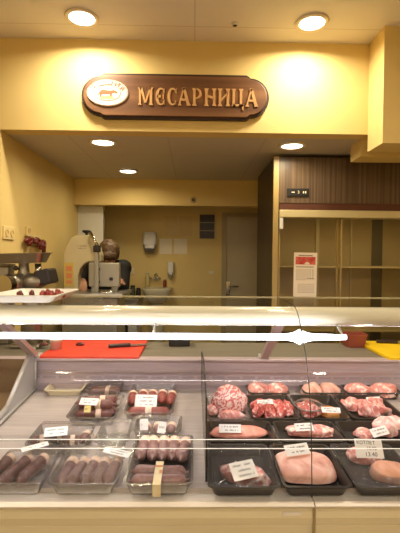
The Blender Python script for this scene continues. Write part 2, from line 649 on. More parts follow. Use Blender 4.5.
PF, PB = 10, 4.2
downlight(PZ(82, 17, HC), 'round recessed ceiling light above the left part of the wooden sign', PF)
downlight(PZ(312, 22, HC), 'round recessed ceiling light above the right of the wooden sign', PF)
downlight(PZ(103, 141.5, HL), 'round ceiling light on the lower ceiling, just under the sign\'s left end', PB, True)
downlight(PZ(292, 145, HL), 'round ceiling light on the lower ceiling above the laminate fridge', PB * 0.8, True)
downlight(PZ(128, 170.5, HL), 'small round ceiling light farthest back, near the beam', PB * 0.8, True)
for x in (-1.2, 1.2):  # unseen downlights, added to light the counter front and the ceiling
    for y in (0.9, -0.9):
        downlight(Vector((x, y, HC)), 'unseen round ceiling light added over the customer side as fill', 9, group='fill lights added over the customers')

sl = thing('ceiling_fill_strip', 'unseen long white strip light added over the customers as front fill', 'light', (0, -1.6, HC))  # unseen strip added as front fill; reflections in the glass suggest strips
obj('strip_housing', bx(-1.3, 1.3, -1.68, -1.52, HC - .05, HC), M['white'], sl, bevel=.006)
obj('strip_diffuser', bx(-1.28, 1.28, -1.66, -1.54, HC - .066, HC - .0505), M['tube'], sl, bevel=.006)
l = bpy.data.lights.new('strip_fill_lamp', 'AREA')
l.shape = 'RECTANGLE'
l.size, l.size_y = 2.5, .12
l.energy = 38
l.color = (1, .93, .83)
lo = bpy.data.objects.new('strip_fill_lamp', l)
lo.location = (0, -1.6, HC - .075)
COL.objects.link(lo)

# small sensor on shop ceiling, small sensor on the beam
p = PZ(235, 23.5, HC)
s = thing('ceiling_sensor', 'tiny round dark sensor on the ceiling between the two front lights', 'sensor', p)
obj('sensor_base', lathe(B(), [(.014, -.012), (.019, -.006), (.02, 0)], Matrix.Translation(p)), M['white'], s, True)
obj('sensor_eye', lathe(B(), [(0.0001, -.017), (.008, -.015), (.012, -.012)], Matrix.Translation(p)), M['dark'], s, True)
p = PY(193, 200, YBEAM)
s = thing('beam_sensor', 'tiny round sensor on the yellow beam over the back wall', 'sensor', p)
mm = facing(p.x, YBEAM, p.z)
obj('sensor_base', lathe(B(), [(.028, 0), (.028, .006), (.02, .012), (0.0001, .013)], mm), M['doorframe'], s, True)
obj('sensor_eye', lathe(B(), [(.012, .012), (.008, .018), (.0001, .02)], mm), M['ventdark'], s, True)

# ------------------------------------------------------------------ wooden sign
YS = YB - .035
sc_ = PY(175.5, 96, YS)
sa = PY(81, 96, YS)
sb = PY(270, 96, YS)
hw = (sb.x - sa.x) / 2
hh = (PY(175, 73.5, YS).z - PY(175, 119, YS).z) / 2
roll = R(0)
sign = thing('wooden_sign', 'long brown wooden sign with golden carved letters on the yellow bulkhead', 'sign', (sc_.x, YB, sc_.z))


def sign_outline(hw, hh):
    pts = []
    ex = hw - hh * 0.95          # where the rounded ends begin
    st = hh * 0.13
    for side in (1, -1):
        seq = [(ex, hh * side)] if side == 1 else []
        n = 14
        arc = []
        for i in range(n + 1):
            a = R(90 - 180 * i / n)
            arc.append((ex + .012 + (hw - ex - .012) * math.cos(a), (hh - st) * math.sin(a)))
        if side == 1:
            pts += [(ex - .01, hh), (ex + .004, hh - st * .45)] + arc + [(ex + .004, -hh + st * .45), (ex - .01, -hh)]
        else:
            pts += [(-x, -y) for x, y in [(ex - .01, hh), (ex + .004, hh - st * .45)] + arc + [(ex + .004, -hh + st * .45), (ex - .01, -hh)]]
    return pts


ms = facing(sc_.x, YB, sc_.z) @ Matrix.Rotation(roll, 4, 'Z')
obj('sign_border', prism(B(), sign_outline(hw, hh), ms, .022), M['woodedge'], sign)
obj('sign_board', prism(B(), sign_outline(hw - .014, hh - .014), ms @ Matrix.Translation((0, 0, .0225)), .012), M['wood'], sign, bevel=.003)


def quad(a, b, t0, t1=None):
    t1 = t1 or t0
    return [(a[0] - t0 / 2, a[1]), (a[0] + t0 / 2, a[1]), (b[0] + t1 / 2, b[1]), (b[0] - t1 / 2, b[1])]


def stem(x, y0, y1, t):
    return [(x - t * .95, y0), (x + t * .95, y0), (x + t * .5, y0 + .14), (x + t * .5, y1 - .14), (x + t * .95, y1), (x - t * .95, y1), (x - t * .5, y1 - .14), (x - t * .5, y0 + .14)]


def arcband(cx, cy, rx, ry, a0, a1, t0, t1, n=14):
    polys = []
    for i in range(n):
        q = []
        for k, s_ in ((i, 1), (i + 1, 1), (i + 1, 0), (i, 0)):
            u = k / n
            a = R(a0 + (a1 - a0) * u)
            t = t0 + (t1 - t0) * math.sin(PI * u)
            q.append((cx + (rx - (0 if s_ else t)) * math.cos(a), cy + (ry - (0 if s_ else t * .7)) * math.sin(a)))
        polys.append(q)
    return polys


T = .17
GL = {
    'М': (1.05, [stem(.14, 0, 1, T * .8), stem(.91, 0, 1, T), quad((.2, 1), (.52, .12), .2, .12), quad((.86, 1), (.52, .12), .12, .12)]),
    'Е': (.72, arcband(.44, .5, .36, .5, 50, 310, .08, .19) + [quad((.3, .44), (.3, .58), .3), [(.58, .36), (.66, .36), (.66, .66), (.58, .66)], [(.6, .78), (.7, .68), (.7, .98), (.62, .9)], [(.6, .22), (.7, .32), (.7, .02), (.62, .1)]]),
    'С': (.72, arcband(.44, .5, .36, .5, 45, 315, .08, .19) + [[(.6, .78), (.72, .66), (.72, .98), (.64, .9)], [(.6, .22), (.7, .3), (.7, .04), (.62, .1)]]),
    'А': (.88, [quad((.40, 1), (.1, .06), .12, .1), quad((.42, 1), (.74, .04), .2, .2), [(.2, .28), (.7, .28), (.7, .4), (.2, .4)], [(0, 0), (.26, 0), (.2, .12), (.04, .12)], [(.6, 0), (.9, 0), (.84, .12), (.66, .12)], [(.28, .92), (.52, .92), (.5, 1.03), (.3, 1.03)]]),
    'Р': (.76, [stem(.17, 0, 1, T)] + arcband(.26, .7, .42, .31, 95, -95, .1, .16)),
    'Н': (.86, [stem(.15, 0, 1, T), stem(.7, 0, 1, T), [(.18, .5), (.68, .38), (.68, .52), (.18, .64)]]),
    'И': (.86, [stem(.15, 0, 1, T), stem(.7, 0, 1, T), [(.18, .22), (.68, .66), (.68, .82), (.18, .38)]]),
    'Ц': (.88, [stem(.15, 0, 1, T), stem(.66, 0, 1, T), [(.1, 0), (.84, 0), (.84, .12), (.1, .12)], [(.72, .1), (.86, .12), (.84, -.24), (.76, -.18)]]),
}
word = 'МЕСАРНИЦА'
la = PY(138, 96, YS)
lb = PY(258, 96, YS)
lh = PY(200, 89, YS).z - PY(200, 106.5, YS).z
tot = sum(GL[ch][0] for ch in word) + .10 * (len(word) - 1)
sx = (lb.x - la.x) / tot
x = 0
zb = PY(198, 106, YS).z
for ch in word:
    bm = B()
    mt = facing(la.x + x * sx, YB - .0345, zb) @ Matrix.Diagonal((sx, lh, 1, 1))
    for poly in GL[ch][1]:
        prism(bm, poly, mt, .005)
    obj('sign_letter', bm, M['gold'], sign)
    x += GL[ch][0] + .10
# oval emblem
ea, eb = PY(87, 93, YS), PY(128.5, 93, YS)
ez = (PY(108, 80, YS).z, PY(108, 106.5, YS).z)
ecx, ecz, erx, erz = (ea.x + eb.x) / 2, sum(ez) / 2, (eb.x - ea.x) / 2, (ez[0] - ez[1]) / 2


def oval(rx, rz, n=40):
    return [(rx * math.cos(2 * PI * i / n), rz * math.sin(2 * PI * i / n)) for i in range(n)]


me_ = facing(ecx, YB - .0345, ecz)
em = obj('emblem', prism(B(), oval(erx, erz), me_, .006), M['emblem'], sign, bevel=.001)
em['label'] = 'white oval emblem with a red picture'
mo = me_ @ Matrix.Translation((0, 0, .0062))
bm = B()
n = 40
o1, o2 = oval(erx * .64, erz * .60, n), oval(erx * .61, erz * .565, n)
loft(bm, [[(x, y, 0) for x, y in o2], [(x, y, 0) for x, y in o1], [(x, y, .0008) for x, y in o1], [(x, y, .0008) for x, y in o2]], mo)
o1, o2 = oval(erx * .97, erz * .96, n), oval(erx * .95, erz * .935, n)
loft(bm, [[(x, y, 0) for x, y in o2], [(x, y, 0) for x, y in o1], [(x, y, .0008) for x, y in o1], [(x, y, .0008) for x, y in o2]], mo)
obj('emblem_ring', bm, M['brown'], em)
bm = B()
s_ = 'ГРАДЕШНИЦА'
for i, ch in enumerate(s_):
    a = R(156 - 132 * i / (len(s_) - 1))
    px_, py_ = erx * .79 * math.cos(a), erz * .76 * math.sin(a)
    nrm = math.atan2(py_ / (erz * erz), px_ / (erx * erx))
    join(bm, text_bm(ch, .034, mo @ Matrix.Translation((px_, py_, 0.0006)) @ Matrix.Rotation(nrm - PI / 2, 4, 'Z'), .0004))
obj('emblem_lettering', bm, M['brown'], em)
# a red cow-like beast with a small roof behind it
ew, eh = erx * .5, erz * .42
cow = [(-.75, -.75), (-.62, -.75), (-.55, -.2), (.2, -.2), (.28, -.7), (.42, -.7), (.42, -.1), (.62, .05), (.98, -.12), (.95, .2), (.7, .45), (.55, .6), (.4, .42), (-.2, .5), (-.45, .62), (-.75, .3), (-.98, -.5), (-.9, -.55), (-.74, .0)]
obj('emblem_picture', prism(B(), [(x * ew, y * eh) for x, y in cow], mo, .001), M['emblemred'], em)
obj('emblem_field', prism(B(), [(x * ew, y * eh - eh * .75) for x, y in [(-.6, -.3), (.5, -.3), (.62, 0), (.2, .3), (-.3, .2), (-.7, .1)]], mo, .0005), M['emblemyel'], em)

# ------------------------------------------------------------------ refrigerated display counter
CX0, CX1 = -1.75, 1.75
ZF = PY(200, 488, 1.22).z          # deck front height
ZR = PY(200, 391, 1.98).z          # deck rear height
SL = math.atan2(ZR - ZF, 1.98 - 1.22)
DF = Matrix.Translation((0, 1.22, ZF)) @ Matrix.Rotation(SL, 4, 'X')
DFi = DF.inverted()


def U(px, py, h=0.0):
    """photo point -> (u, v) on the display deck at height h above it"""
    o = DFi @ EYE
    d = DFi.to_3x3() @ ray(px, py)
    t = (h - o.z) / d.z
    q = o + d * t
    return q.x, q.y


def dk(u, v, h, rz=0.0, rx=0.0, ry=0.0):
    return DF @ Matrix.Translation((u, v, h)) @ Matrix.Rotation(rz, 4, 'Z') @ Matrix.Rotation(ry, 4, 'Y') @ Matrix.Rotation(rx, 4, 'X')


case = thing('display_counter', 'long refrigerated glass display counter with cream front, full of meat and sausages', 'display counter', (0, 1.6, 0))
zgl = PY(200, 497, 1.2).z
zb0 = PY(200, 508, 1.17).z
XSEAM = PY(313.5, 500, 1.18).x
# body below the deck
obj('lower_body', bx(CX0, CX1, 1.225, 2.02, .12, ZF - .02), M['panel'], case)
obj('kick_plate', bx(CX0, CX1, 1.27, 1.98, 0, .12), M['dark'], case)
for x0, x1 in ((CX0, XSEAM - .0015), (XSEAM + .0015, CX1)):
    prof = [(1.222, zgl), (1.175, zgl + .001), (1.165, zgl - .006), (1.162, zb0 + .008), (1.168, zb0), (1.222, zb0)]
    obj('bumper', extr(B(), prof, x0, x1), M['bumper'], case)
    z1, z2 = PY(200, 512, 1.17).z, PY(200, 525, 1.18).z
    prof = [(1.222, zb0 - .001), (1.176, zb0 - .001), (1.176, z1 + .002), (1.182, z1), (1.176, z1 - .003), (1.172, z1 - .02), (1.174, z2 + .004), (1.184, z2), (1.18, z2 - .004), (1.19, .13), (1.222, .13)]
    obj('front_panel', extr(B(), prof, x0, x1), M['panel'], case)
obj('panel_joint', bx(XSEAM - .0035, XSEAM + .0035, 1.168, 1.174, z2 - .1, zb0 - .004), M['groove'], case)
sa_ = PY(283, 513, 1.168)
sb_ = PY(301, 516, 1.168)
obj('panel_sticker', bx(sa_.x, sb_.x, 1.1695, 1.1725, sb_.z, sa_.z), M['bumper'], case)
# deck
bm = B()
box(bm, CX0, CX1, 0.0, .785, -.02, -.0005, DF)
obj('deck', bm, M['deck'], case)
# rear of the well
zlow, ztop = ZR, PY(200, 358, 2.0).z
obj('rear_panel', bx(CX0, CX1, 2.0, 2.015, zlow - .03, ztop - .012), M['caseback'], case)
obj('rear_ledge', bx(CX0, CX1, 1.975, 2.03, ztop - .012, ztop), M['caseback'], case, bevel=.003)
for py in (372, 385):
    z = PY(200, py, 1.99).z
    bm = bx(CX0, CX1, 1.988, 2.0, z - .004, z + .004)
    obj('rear_rib', bm, M['caseback'], case)
bm = B()
for i in range(46):
    xx = CX0 + .05 + i * .075
    zz = PY(200, 378, 1.99).z
    box(bm, xx, xx + .06, 1.9975, 2.0, zz - .006, zz + .006)
sl_ = obj('air_slot', bm, M['slot'], case)
# service worktop behind
ztw = ztop - .004
obj('worktop', bx(CX0, CX1, 2.03, 2.385, ztw - .03, ztw), M['worktop'], case, bevel=.003)
obj('rear_doors', bx(CX0, CX1, 2.04, 2.30, .12, ztw - .03), M['steel'], case)
# left end panel standing in the well
EPX = PY(35, 400, 1.98).x
zd = lambda y: ZF + (y - 1.22) * math.tan(SL)
ptop, pmid = PY(23, 350, 1.985), PY(0, 414, 1.70)
prof = [(1.50, zd(1.50)), (1.985, zd(1.985)), (1.985, ptop.z), (1.95, ptop.z + .004), (1.70, pmid.z + .028), (1.50, zd(1.5) + .012)]
bm = extr(B(), prof, EPX - .014, EPX)
obj('end_panel', bm, M['endpanel'], case)
pts = [Vector((EPX - .007, y, z)) for y, z in [(1.985, ptop.z + .004), (1.95, ptop.z + .008), (1.70, pmid.z + .032), (1.50, zd(1.5) + .016)]]
obj('end_panel_trim', tubepath(B(), pts, .010), M['endtrim'], case, True)
pts = [Vector((EPX + .003, y, z)) for y, z in [(1.975, ZR + .012), (1.975, ztop - .01)]]
obj('end_panel_trim', tubepath(B(), pts, .006), M['endtrim'], case, True)
obj('left_bay_lining', bx(CX0, EPX - .016, 1.965, 1.972, zd(1.9) + .004, ztop - .001), M['bay'], case)
bm = box(B(), CX0, EPX - .016, .02, .75, .0005, .004, DF)
obj('left_bay_floor', bm, M['bay'], case)
pts = [Vector((EPX + .003, 1.26, ZF + .014)), Vector((EPX + .003, 1.975, ZR + .012))]
obj('end_panel_trim', tubepath(B(), pts, .006), M['endtrim'], case, True)
# middle divider
XD = PY(204, 440, 1.5).x
prof = [(1.25, ZF + .003), (1.97, ZR + .003), (1.97, PY(203, 352, 1.97).z), (1.62, PY(203, 352, 1.97).z + .05), (1.30, 1.05), (1.25, .92)]
obj('divider', extr(B(), prof, XD - .002, XD + .002), M['divider'], case)
pts = [Vector((XD, y, z)) for y, z in [(1.25, ZF + .003), (1.25, .92), (1.30, 1.05), (1.62, prof[3][1]), (1.97, prof[2][1]), (1.97, ZR + .003)]]
obj('divider_edge', tubepath(B(), pts, .0028), M['dark'], case)

# curved front glass
gp_px = [(1.195, 498), (1.205, 455), (1.218, 420), (1.243, 385), (1.285, 355), (1.325, 337), (1.36, 322), (1.395, 312), (1.43, 306.5), (1.475, 304)]
GPROF = [(Y, PY(200, py, Y).z) for Y, py in gp_px]
ZG = GPROF[-1][1]
GPROF += [(1.56, ZG + .002), (1.73, ZG + .002)]


def smooth_profile(P, n=6):
    out = []
    for i in range(len(P) - 1):
        p0 = Vector(P[max(0, i - 1)]); p1 = Vector(P[i]); p2 = Vector(P[i + 1]); p3 = Vector(P[min(len(P) - 1, i + 2)])
        for k in range(n):
            t = k / n
            out.append(tuple(0.5 * ((2 * p1) + (p2 - p0) * t + (2 * p0 - 5 * p1 + 4 * p2 - p3) * t * t + (3 * p1 - p0 - 3 * p2 + p3) * t ** 3)))
    out.append(tuple(P[-1]))
    return out


GS = smooth_profile(GPROF)
for x0, x1 in ((CX0, XSEAM - .002), (XSEAM + .002, CX1)):
    g = obj('curved_glass', extr(B(), GS, x0, x1, closed=False), M['glass'], case, True)
pts = [Vector((XSEAM, y, z)) for y, z in GS]
obj('glass_joint', tubepath(B(), pts, .0016, 6), M['glassedge'], case)
obj('glass_rear_edge', bx(CX0, CX1, 1.730, 1.736, ZG - .003, ZG + .0035), M['glassline'], case)
# lamp canopy: a cream tube under the bend of the glass
cc = PY(200, 315.5, 1.475)
CR = .034
prof = [(1.475 + CR * math.cos(2 * PI * i / 28) * 1.1, cc.z + CR * math.sin(2 * PI * i / 28)) for i in range(28)]
obj('lamp_canopy', extr(B(), prof, CX0, CX1), M['canopy'], case, True)
# strip light in the underside of the canopy
smx = Matrix.Translation((0, 1.475 + CR * 1.07 * math.cos(R(-72)), cc.z + CR * .975 * math.sin(R(-72)))) @ Matrix.Rotation(R(18), 4, 'X')
obj('strip_light', box(B(), EPX + .02, CX1, -.0075, .0075, -.0016, .004, smx), M['strip'], case)
# bright strip reflected in the glass, added as glowing tubes with flared ends
YT = 1.392
tz = PY(200, 336.5, YT).z
xe1, xe2 = PY(299.5, 336, YT).x, PY(303.0, 336, YT).x
for x0, x1, fl in ((CX0, xe1, 1), (xe2, PY(346, 337, YT).x, 0)):
    L = x1 - x0
    mt = Matrix.Translation((x0, YT, tz)) @ Matrix.Rotation(PI / 2, 4, 'Y')
    r = .0105
    prof = [(r, 0), (r, L - .08)] + [(r * (1 + (1.5 if fl else 1.0) * (k / 12) ** 3.6), L - .08 + .08 * k / 12) for k in range(1, 13)]
    if not fl:
        prof = [(q, L - z) for q, z in prof[::-1]]
        prof[-1] = (r * .8, L)
    bm = lathe(B(), prof, mt, 24)
    obj('reflection_tube', bm, M['tube'], case, True)
    for xx in ([-.75, x1 - .5] if fl else [x1 - .01]):
        obj('reflection_tube_bracket', limb(B(), (xx, YT + .004, tz + r * .6), (xx, 1.455, cc.z - CR + .006), .004, .004), M['steel'], case)
# slanted posts that carry the glass
for px, py in ((263.5, 365), (36, 362)):
    f_ = PY(px, py, 1.995)
    d = Vector((0, -.34, .25)).normalized()
    top = Vector((f_.x, 1.53, cc.z + .012))
    bm = B()
    for w in (1,):
        prof = [(-.017, -.006), (.017, -.006), (.017, .006), (-.017, .006)]
        q = []
        for p in (Vector((f_.x, 1.998, ztop)), top):
            q.append([(p.x + a, p.y, p.z + b * 2.2) for a, b in prof])
        loft(bm, q, cap0=True, cap1=True)
    obj('glass_post', bm, M['post'], case)
    obj('post_foot', bx(f_.x - .024, f_.x + .024, 1.972, 2.028, ztop - .001, ztop + .018), M['endtrim'], case, bevel=.003)
# lamp-strip reflections on the front glass, added as thin glowing rods
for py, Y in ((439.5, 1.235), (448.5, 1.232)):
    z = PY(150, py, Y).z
    obj('reflection_rod', limb(B(), (CX0, Y, z), (CX1, Y, z), .0013, .0013, 8), M['reflline'], case)

# ------------------------------------------------------------------ trays
def make_tray(w, d, h, material, name, label, mtx, lid=None, taper=.014, group=None, rim=.007):
    t = thing(name, label, 'tray', mtx=mtx, group=group)
    lp = lambda ww, dd, rr, z: [(x, y, z) for x, y in rrect(ww, dd, rr)]
    e = taper * 2
    t_ = .0016
    loops = [lp(w - e - rim * 2, d - e - rim * 2, .012, 0), lp(w - rim * 2, d - rim * 2, .016, h - .003), lp(w, d, .019, h - .003), lp(w, d, .019, h),
             lp(w - rim * 2 - t_ * 2, d - rim * 2 - t_ * 2, .015, h), lp(w - e - rim * 2 - t_ * 2, d - e - rim * 2 - t_ * 2, .011, t_)]
    bm = loft(B(), loops, mtx, True, True)
    obj('tray_shell', bm, material, t)
    if lid == 'lid':
        bm = loft(B(), [lp(w - .001, d - .001, .018, h + .0006), lp(w - .012, d - .012, .015, h + .003), lp(w - .02, d - .02, .013, h + .009), lp(w - .04, d - .04, .01, h + .010)], mtx, False, True)
        obj('clear_lid', bm, M['lid'], t)
    elif lid == 'film':
        bm = loft(B(), [lp(w + .0006, d + .0006, .019, h - .006), lp(w + .0006, d + .0006, .019, h + .0006)], mtx, False, True)
        obj('cling_film', bm, M['film'], t)
    return t


TR, TRO = {}, {}


def tray_px(key, x0, x1, yf, yb, h, material, name, label, lid=None, taper=.012, gap=.002, group=None):
    u0, vf = U(x0, yf, h)
    u1, _ = U(x1, yf, h)
    _, vb = U((x0 + x1) / 2, yb, h)
    w, d = u1 - u0 - gap * 2, vb - vf - gap * 2
    cu, cv = (u0 + u1) / 2, (vf + vb) / 2
    TR[key] = (cu, cv, w, d, h)
    print('TRAY', key, 'u %.3f..%.3f v %.3f..%.3f' % (u0, u1, vf, vb))
    TRO[key] = make_tray(w, d, h, material, name, label, dk(cu, cv, 0), lid, taper, group)


HT = .042
CL, BK = M['clear'], M['blacktray']
tray_px('T1', -22, 42, 485, 449, HT, CL, 'clear_tray', 'clear plastic tray of long sausages at the far left of the front row', 'lid')
tray_px('T2', 45, 117, 485, 446, HT, CL, 'clear_tray', 'clear plastic tray of five sausages side by side, front row left of middle', 'lid')
tray_px('T3', 121, 194, 485, 434, HT, CL, 'clear_tray', 'clear plastic tray of sausages sealed with yellow tape, left of the divider')
tray_px('T4', 22, 86, 446, 422, HT, CL, 'clear_tray', 'clear plastic tray under the pale blue price tag, second row far left', 'lid')
tray_px('T8', 130, 182, 432, 414.5, HT, CL, 'clear_tray', 'clear plastic tray behind the taped sausage tray, in front of the red-brown sausages')
tray_px('T5', 64, 116, 418, 394, HT, CL, 'clear_tray', 'clear plastic tray of piled dark sausages, left third row')
tray_px('T6', 121, 174, 413, 383, HT, CL, 'clear_tray', 'clear plastic tray of red-brown sausages with large white tag')
tray_px('T7', 83, 121, 391, 381, HT, CL, 'clear_tray', 'small clear tray of dark packs at the back, left rear row', 'lid')
tray_px('T10', 42, 82, 391, 380.5, .03, M['cream'], 'reflection_tray', 'pale cream tray shape added for the reflected patch at the back left')  # tray shape added to stand for a cream reflection at the rear
tray_px('T9', 92, 128, 443, 420, HT, CL, 'clear_tray', 'empty clear plastic tray behind the five-sausage tray', 'lid')

HB = .036
tray_px('A1', 207, 282.5, 488, 443.5, HB, BK, 'black_tray', 'black tray with one small wrapped chop, front row beside the divider', 'film')
tray_px('A2', 283, 355.5, 488, 443.5, HB, BK, 'black_tray', 'black tray holding one wide pale pork slab, front row')
tray_px('A3', 356, 430, 488, 443.5, HB, BK, 'black_tray', 'black tray with poultry and pink meat at the front right', 'film')
tray_px('B1', 206.5, 279, 442, 420.5, HB, BK, 'black_tray', 'black tray with long flat salmon-pink pork slab, second row')
tray_px('B2', 280, 348, 442, 420.5, HB, BK, 'black_tray', 'black tray with bony pink pork piece, second row middle')
tray_px('B3', 348.5, 414, 442, 420.5, HB, BK, 'black_tray', 'black tray with fatty white-pink meat, second row right')
tray_px('C1', 206, 251, 419, 394, HB, CL, 'clear_tray', 'clear tray with marbled rolled pork, third row beside the divider')
tray_px('C2', 251.5, 302.5, 419, 394.5, HB, BK, 'black_tray', 'black tray of red pork strips, third row')
tray_px('C3', 303, 352.5, 419, 394.5, HB, BK, 'black_tray', 'black tray with red meat and golden cutlet under a round clear lid')
tray_px('C4', 353, 409, 419, 394.5, HB, BK, 'black_tray', 'black tray with loose pink pork pieces, third row right')
tray_px('D1', 248, 291, 393.5, 384.5, HB, BK, 'black_tray', 'small black tray at the back behind the red pork strips', 'film')
tray_px('D2', 304, 346, 393.5, 384.5, HB, BK, 'black_tray', 'small black tray of pale meat at the back, middle right', 'film')
tray_px('D3', 347, 404, 393.5, 384.5, HB, BK, 'black_tray', 'small black tray of reddish meat at the back right corner', 'film')


# ------------------------------------------------------------------ sausages
def make_sausage(L, r, skin, band, bandpos, bandlen, bend, label, mtx):
    t = thing('sausage', label, 'sausage', mtx=Matrix())
    n, seg = 18, 14
    prof = []
    for i in range(n + 1):
        u = i / n
        x = -L / 2 + L * u
        e = min(u, 1 - u) * L
        rr = r * min(1, math.sqrt(max(0, 1 - (1 - min(1, e / (r * 1.1))) ** 2))) * (1 + .03 * math.sin(u * 9))
        prof.append((x, max(rr, .0022)))
    prof = [(-L / 2 - .008, .004), (-L / 2 - .004, .0025)] + prof + [(L / 2 + .004, .0025), (L / 2 + .008, .004)]

    def tubeof(pr, grow=0.0):
        bm = B()
        rings = []
        for x, rr in pr:
            off = bend * (x / L) ** 2
            rings.append([bm.verts.new((x, off + math.cos(2 * PI * k / seg) * (rr + grow), r + math.sin(2 * PI * k / seg) * (rr + grow))) for k in range(seg)])
        for a, b in zip(rings, rings[1:]):
            for k in range(seg):
                bm.faces.new([a[k], a[(k + 1) % seg], b[(k + 1) % seg], b[k]])
        bm.faces.new(rings[0][::-1])
        bm.faces.new(rings[-1])
        return bm
    obj('casing', tubeof(prof), skin, t, True)
    if band:
        x0 = bandpos * L - bandlen / 2
        bp = [(x0 + bandlen * k / 4, r * 1.01) for k in range(5)]
        obj('paper_band', tubeof(bp, .0006), band, t, True)
    t.matrix_basis = mtx
    return t


ORD = ['first', 'second', 'third', 'fourth', 'fifth']
# T2: five lying front to back
u_, v_, w_, d_, h_ = TR['T2']
proto = None
for i in range(5):
    uu = u_ - w_ * .5 + .033 + i * (w_ - .062) / 4
    mt = dk(uu, v_ - .004 + rng.uniform(-.004, .004), .003, R(90 + [14, 7, 8, 10, 6][i] - 14))
    lab = '%s sausage from the left in the front tray of five grey-brown sausages' % ORD[i]
    if proto is None:
        proto = make_sausage(.125, .0195, M['saus'], M['band'], .30, .026, .004, lab, mt)
        proto['group'] = 'five sausages in the front left tray'
    else:
        dup(proto, mt, lab)
# T1: three long dark ones, laid diagonally
u_, v_, w_, d_, h_ = TR['T1']
p1 = None
for i, (px, py) in enumerate(((-2, 470), (17, 470), (33, 470))):
    uu, vv = U(px, py, .018)
    mt = dk(uu, vv, .003, R(76))
    lab = '%s long dark sausage from the left in the front tray at the far left' % ORD[i]
    if p1 is None:
        p1 = make_sausage(.135, .0185, M['sausdark'], M['band'], .40, .018, .006, lab, mt)
        p1['group'] = 'long sausages in the far left tray'
    else:
        dup(p1, mt, lab)
# T3: five front to back in the rear half, two crosswise in front
u_, v_, w_, d_, h_ = TR['T3']
for i in range(5):
    uu = u_ - w_ * .5 + .034 + i * (w_ - .066) / 4
    mt = dk(uu, v_ + .038, .012, R(90 + [-4, 3, 0, -3, -8][i]), 0, 0)
    mt = dk(uu, v_ + d_ / 2 - .076 - (.008 if i == 4 else 0), .012, R(90 + [-4, 3, 0, -3, -8][i]))
    dup(proto, mt, '%s upright sausage from the left in the taped tray beside the divider' % ORD[i], 'sausages in the taped tray')
p3 = make_sausage(.165, .0195, M['saus'], None, 0, 0, .006, 'crosswise sausage lying nearest the glass in the taped tray', dk(u_, v_ - d_ / 2 + .040, .010, R(2)))
p3['group'] = 'sausages in the taped tray'
dup(p3, dk(u_ - .002, v_ - d_ / 2 + .080, .012, R(-2)), 'crosswise sausage lying second from the glass in the taped tray', 'sausages in the taped tray')
# yellow tape label over that tray
tt = thing('label_tape', 'pale yellow label tape wrapped over the sausage tray beside the divider', 'label tape', mtx=dk(u_, v_ - d_ / 2, HT))
ux, _ = U(158, 475, HT)
tp = [(ux, v_ - d_ / 2 - .0018, .006), (ux, v_ - d_ / 2 - .0018, HT + .001), (ux + .001, v_ - d_ / 2 + .035, HT + .0105), (ux + .002, v_ - d_ / 2 + .10, HT + .012)]
bm = B()
prev = None
for x, y, z in tp:
    a = bm.verts.new(DF @ Vector((x - .012, y, z)))
    b = bm.verts.new(DF @ Vector((x + .012, y, z)))
    if prev:
        bm.faces.new([prev[0], prev[1], b, a])
    prev = (a, b)
obj('tape_strip', bm, M['tape'], tt)
bm = B()
box(bm, ux - .011, ux + .012, v_ - d_ / 2 + .070, v_ - d_ / 2 + .078, HT + .0122, HT + .0126, DF)
box(bm, ux + .004, ux + .012, v_ - d_ / 2 + .038, v_ - d_ / 2 + .054, HT + .0112, HT + .0120, DF)
obj('tape_print', bm, M['orange'], tt)
# T8: three short, standing behind
u_, v_, w_, d_, h_ = TR['T8']
p8 = make_sausage(.066, .0185, M['saus'], M['band'], .1, .02, .0, 'left short sausage in the small tray behind the taped tray', dk(u_ - .044, v_, .003, R(92)))
p8['group'] = 'three short sausages behind the taped tray'
dup(p8, dk(u_ + .002, v_, .003, R(88)), 'middle short sausage in the small tray behind the taped tray')
dup(p8, dk(u_ + .052, v_, .003, R(84)), 'right short sausage in the small tray behind the taped tray')
# T4: four dark, under the blue tag
u_, v_, w_, d_, h_ = TR['T4']
p4 = None
for i, (dx, rz) in enumerate(((-.075, 20), (-.02, 12), (.035, 6), (.083, 70))):
    mt = dk(u_ + dx, v_ + (.012 if i % 2 else -.014), .003, R(rz if i < 3 else 75))
    lab = '%s dark sausage from the left in the tray under the pale blue tag' % ORD[i]
    if p4 is None:
        p4 = make_sausage(.066, .019, M['sausdark'], M['band'], .1, .016, .003, lab, mt)
        p4['group'] = 'dark sausages in the second-row left tray'
    else:
        dup(p4, mt, lab)
# T5: piled dark sausages
u_, v_, w_, d_, h_ = TR['T5']
p5 = None
L5 = [(0, -.040, .006, 4, 'lying nearest the front at the bottom'), (.002, -.002, .006, -6, 'in the middle of the bottom layer'), (0, .038, .006, 3, 'lying rearmost in the bottom layer'),
      (-.004, -.021, .038, -3, 'on top of the pile, toward the front'), (.004, .018, .038, 6, 'on top of the pile, toward the back')]
for i, (dx, dy, z, rz, txt) in enumerate(L5):
    mt = dk(u_ + dx, v_ + dy, z, R(rz))
    lab = 'dark sausage %s in the third-row left tray' % txt
    if p5 is None:
        p5 = make_sausage(.155, .0185, M['sausdark'], M['band'], 0.1, .022, .012, lab, mt)
        p5['group'] = 'piled dark sausages in the third-row left tray'
    else:
        dup(p5, mt, lab)
